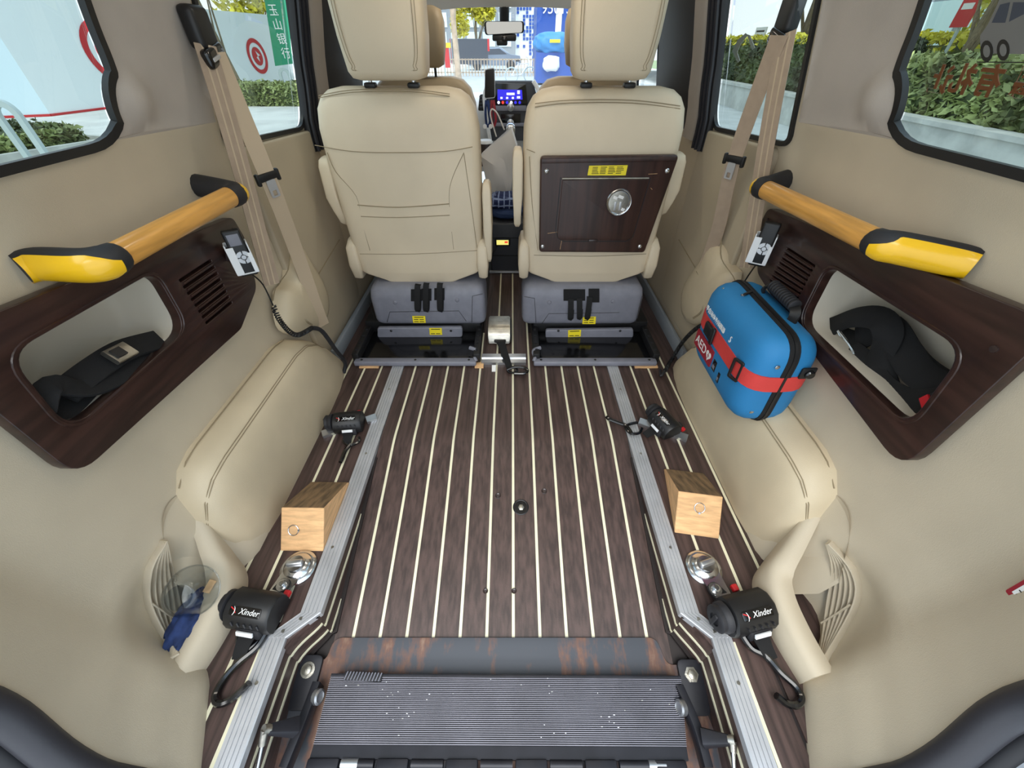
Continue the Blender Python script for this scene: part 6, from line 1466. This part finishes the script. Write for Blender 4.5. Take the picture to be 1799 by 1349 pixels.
# car
pc = at(862, 123, z=G); yc_ = pc.y
t = thing('parked_car', 'dark silver saloon car parked beyond the railing', 'car', (pc.x, yc_, G))
prof = [(-2.2, .35), (-2.25, .75), (-1.5, .92), (-.85, 1.38), (.55, 1.42), (1.35, 1.0), (2.15, .9), (2.25, .45), (2.1, .3), (-2.1, .3)]
b = BM(); ringloft(b, [[Vector((pc.x + .3 + x * .97, yc_ + y, G + (z if abs(y) < .8 else min(z, 1.3) * .97 + .02))) for x, z in prof] for y in (-.85, -.75, .75, .85)]); obj('car_body', b, 'carpaint', t, 30)
b = BM(); ringloft(b, [[Vector((pc.x + .3 + x * .97, yc_ + y, G + z)) for x, z in [(-1.3, .95), (-.8, 1.3), (.5, 1.34), (1.1, 1.0)]] for y in (-.86, -.855)]); obj('car_windows', b, 'boarddark', t, 0)
for x in (-1.35, 1.35): b = BM(); lathe(b, [(.31, -.1), (.33, 0), (.31, .1), (.0003, .1)], axis_m((pc.x + .3 + x, yc_ - .8, G + .33), (0, -1, 0)), 20); obj('car_wheel', b, 'tyre', t)
# railing
yr = at(880, 131, z=G).y - 2
t = thing('street_railing', 'beige street railing crossing ahead of the windscreen', 'railing', (0, yr, G))
for z in (.2, .85): b = BM(); sweep(b, [(-9, yr, G + z), (2.0, yr, G + z)], rect(.05, .06), (0, 0, 1)); obj('rail_bar', b, 'barkpale', t, 0)
b0 = BM(); box(b0, (0, 0, 0), (.05, .05, .9)); mb = obj('baluster', b0, 'barkpale', t, 0); mb.location = (-9, yr, G + .45); mb.matrix_parent_inverse = Matrix.Translation((0, -yr, -G))
for i in range(1, 56): c_ = mb.copy(); COL.objects.link(c_); c_.location = (-9 + .2 * i, yr, G + .45)
# bicycle
pB = at(915, 146, z=G); t = thing('bicycle', 'white bicycle standing beside the delivery tricycle', 'bicycle', (pB.x, pB.y, G)); yb_ = pB.y
for dx in (-.5, .5): b = BM(); tube(b, [(pB.x + dx + .33 * math.cos(R(15 * i)), yb_ + dx * .8, G + .34 + .33 * math.sin(R(15 * i))) for i in range(24)], .03, 6, True); obj('wheel', b, 'rackgrey', t)
b = BM()
for a, c in (((-.5, .34), (-.15, .8)), ((-.15, .8), (.4, .82)), ((.4, .82), (0, .35)), ((0, .35), (-.5, .34)), ((0, .35), (-.18, .9)), ((.5, .34), (.36, 1.05)), ((.36, 1.05), (.22, 1.1))): cyl(b, (pB.x + a[0], yb_ + a[0] * .8, G + a[1]), (pB.x + c[0], yb_ + c[0] * .8, G + c[1]), .025, None, 6)
obj('frame', b, 'white', t); b = BM(); box(b, (pB.x - .18, yb_ - .15, G + .93), (.22, .14, .06), None, .02); obj('saddle', b, 'tyre', t)
t = thing('green_sign', 'green shop sign with white lettering on the building ahead', 'sign', at(837, 20, y=55)); fbox('sign_panel', 815, -4, 860, 22, 55, .3, 'signgreen', t)
for k in range(4): fbox('sign_character', 823 + 8 * k, 8, 829 + 8 * k, 15, 54.95, .05, 'white', t)
t = thing('street_building', 'pale glazed building across the street ahead', 'building', (-6, 58, G))
fbox('facade', 640, -60, 905, 118, 58, 6, 'greybuild', t)
for i in range(9):
    for j in range(4): fbox('pane', 652 + 28 * i, -46 + 34 * j, 674 + 28 * i, -20 + 34 * j, 57.9, .1, 'hoardblue', t)
t = thing('striped_building', 'white and blue chequered building behind the truck', 'building', (3, 62, G)); fbox('facade', 906, -60, 946, 118, 60, 6, 'hoard', t)
for i in range(7):
    for j in range(22):
        if random.random() < .4: fbox('pane', 908 + 5.4 * i, -40 + 6.6 * j, 912 + 5.4 * i, -35 + 6.6 * j, 59.9, .1, 'truckblue', t)
t = thing('tall_building', 'grey building on the right of the street ahead', 'building', (14, 62, G)); fbox('facade', 980, -80, 1130, 118, 64, 8, 'greybuild', t)
# ---- blue bag standing on the ground behind the van's left corner
p = at(50, 1342, z=G + .2)
t = thing('blue_bag', 'bright blue bag on the ground outside the left rear corner', 'bag', (p.x, p.y, G)); lump('bag_body', Vector((p.x - .02, p.y - .05, G + .14)), (.12, .1, .13), 8, 'tarpblue', t, 4, .06)
text('bag_lettering', 'XER', .05, frame_m((p.x + .02, p.y - .05, G + .275), (1, -.3, 0), (.3, 1, 0)), 'ink', t, .001)
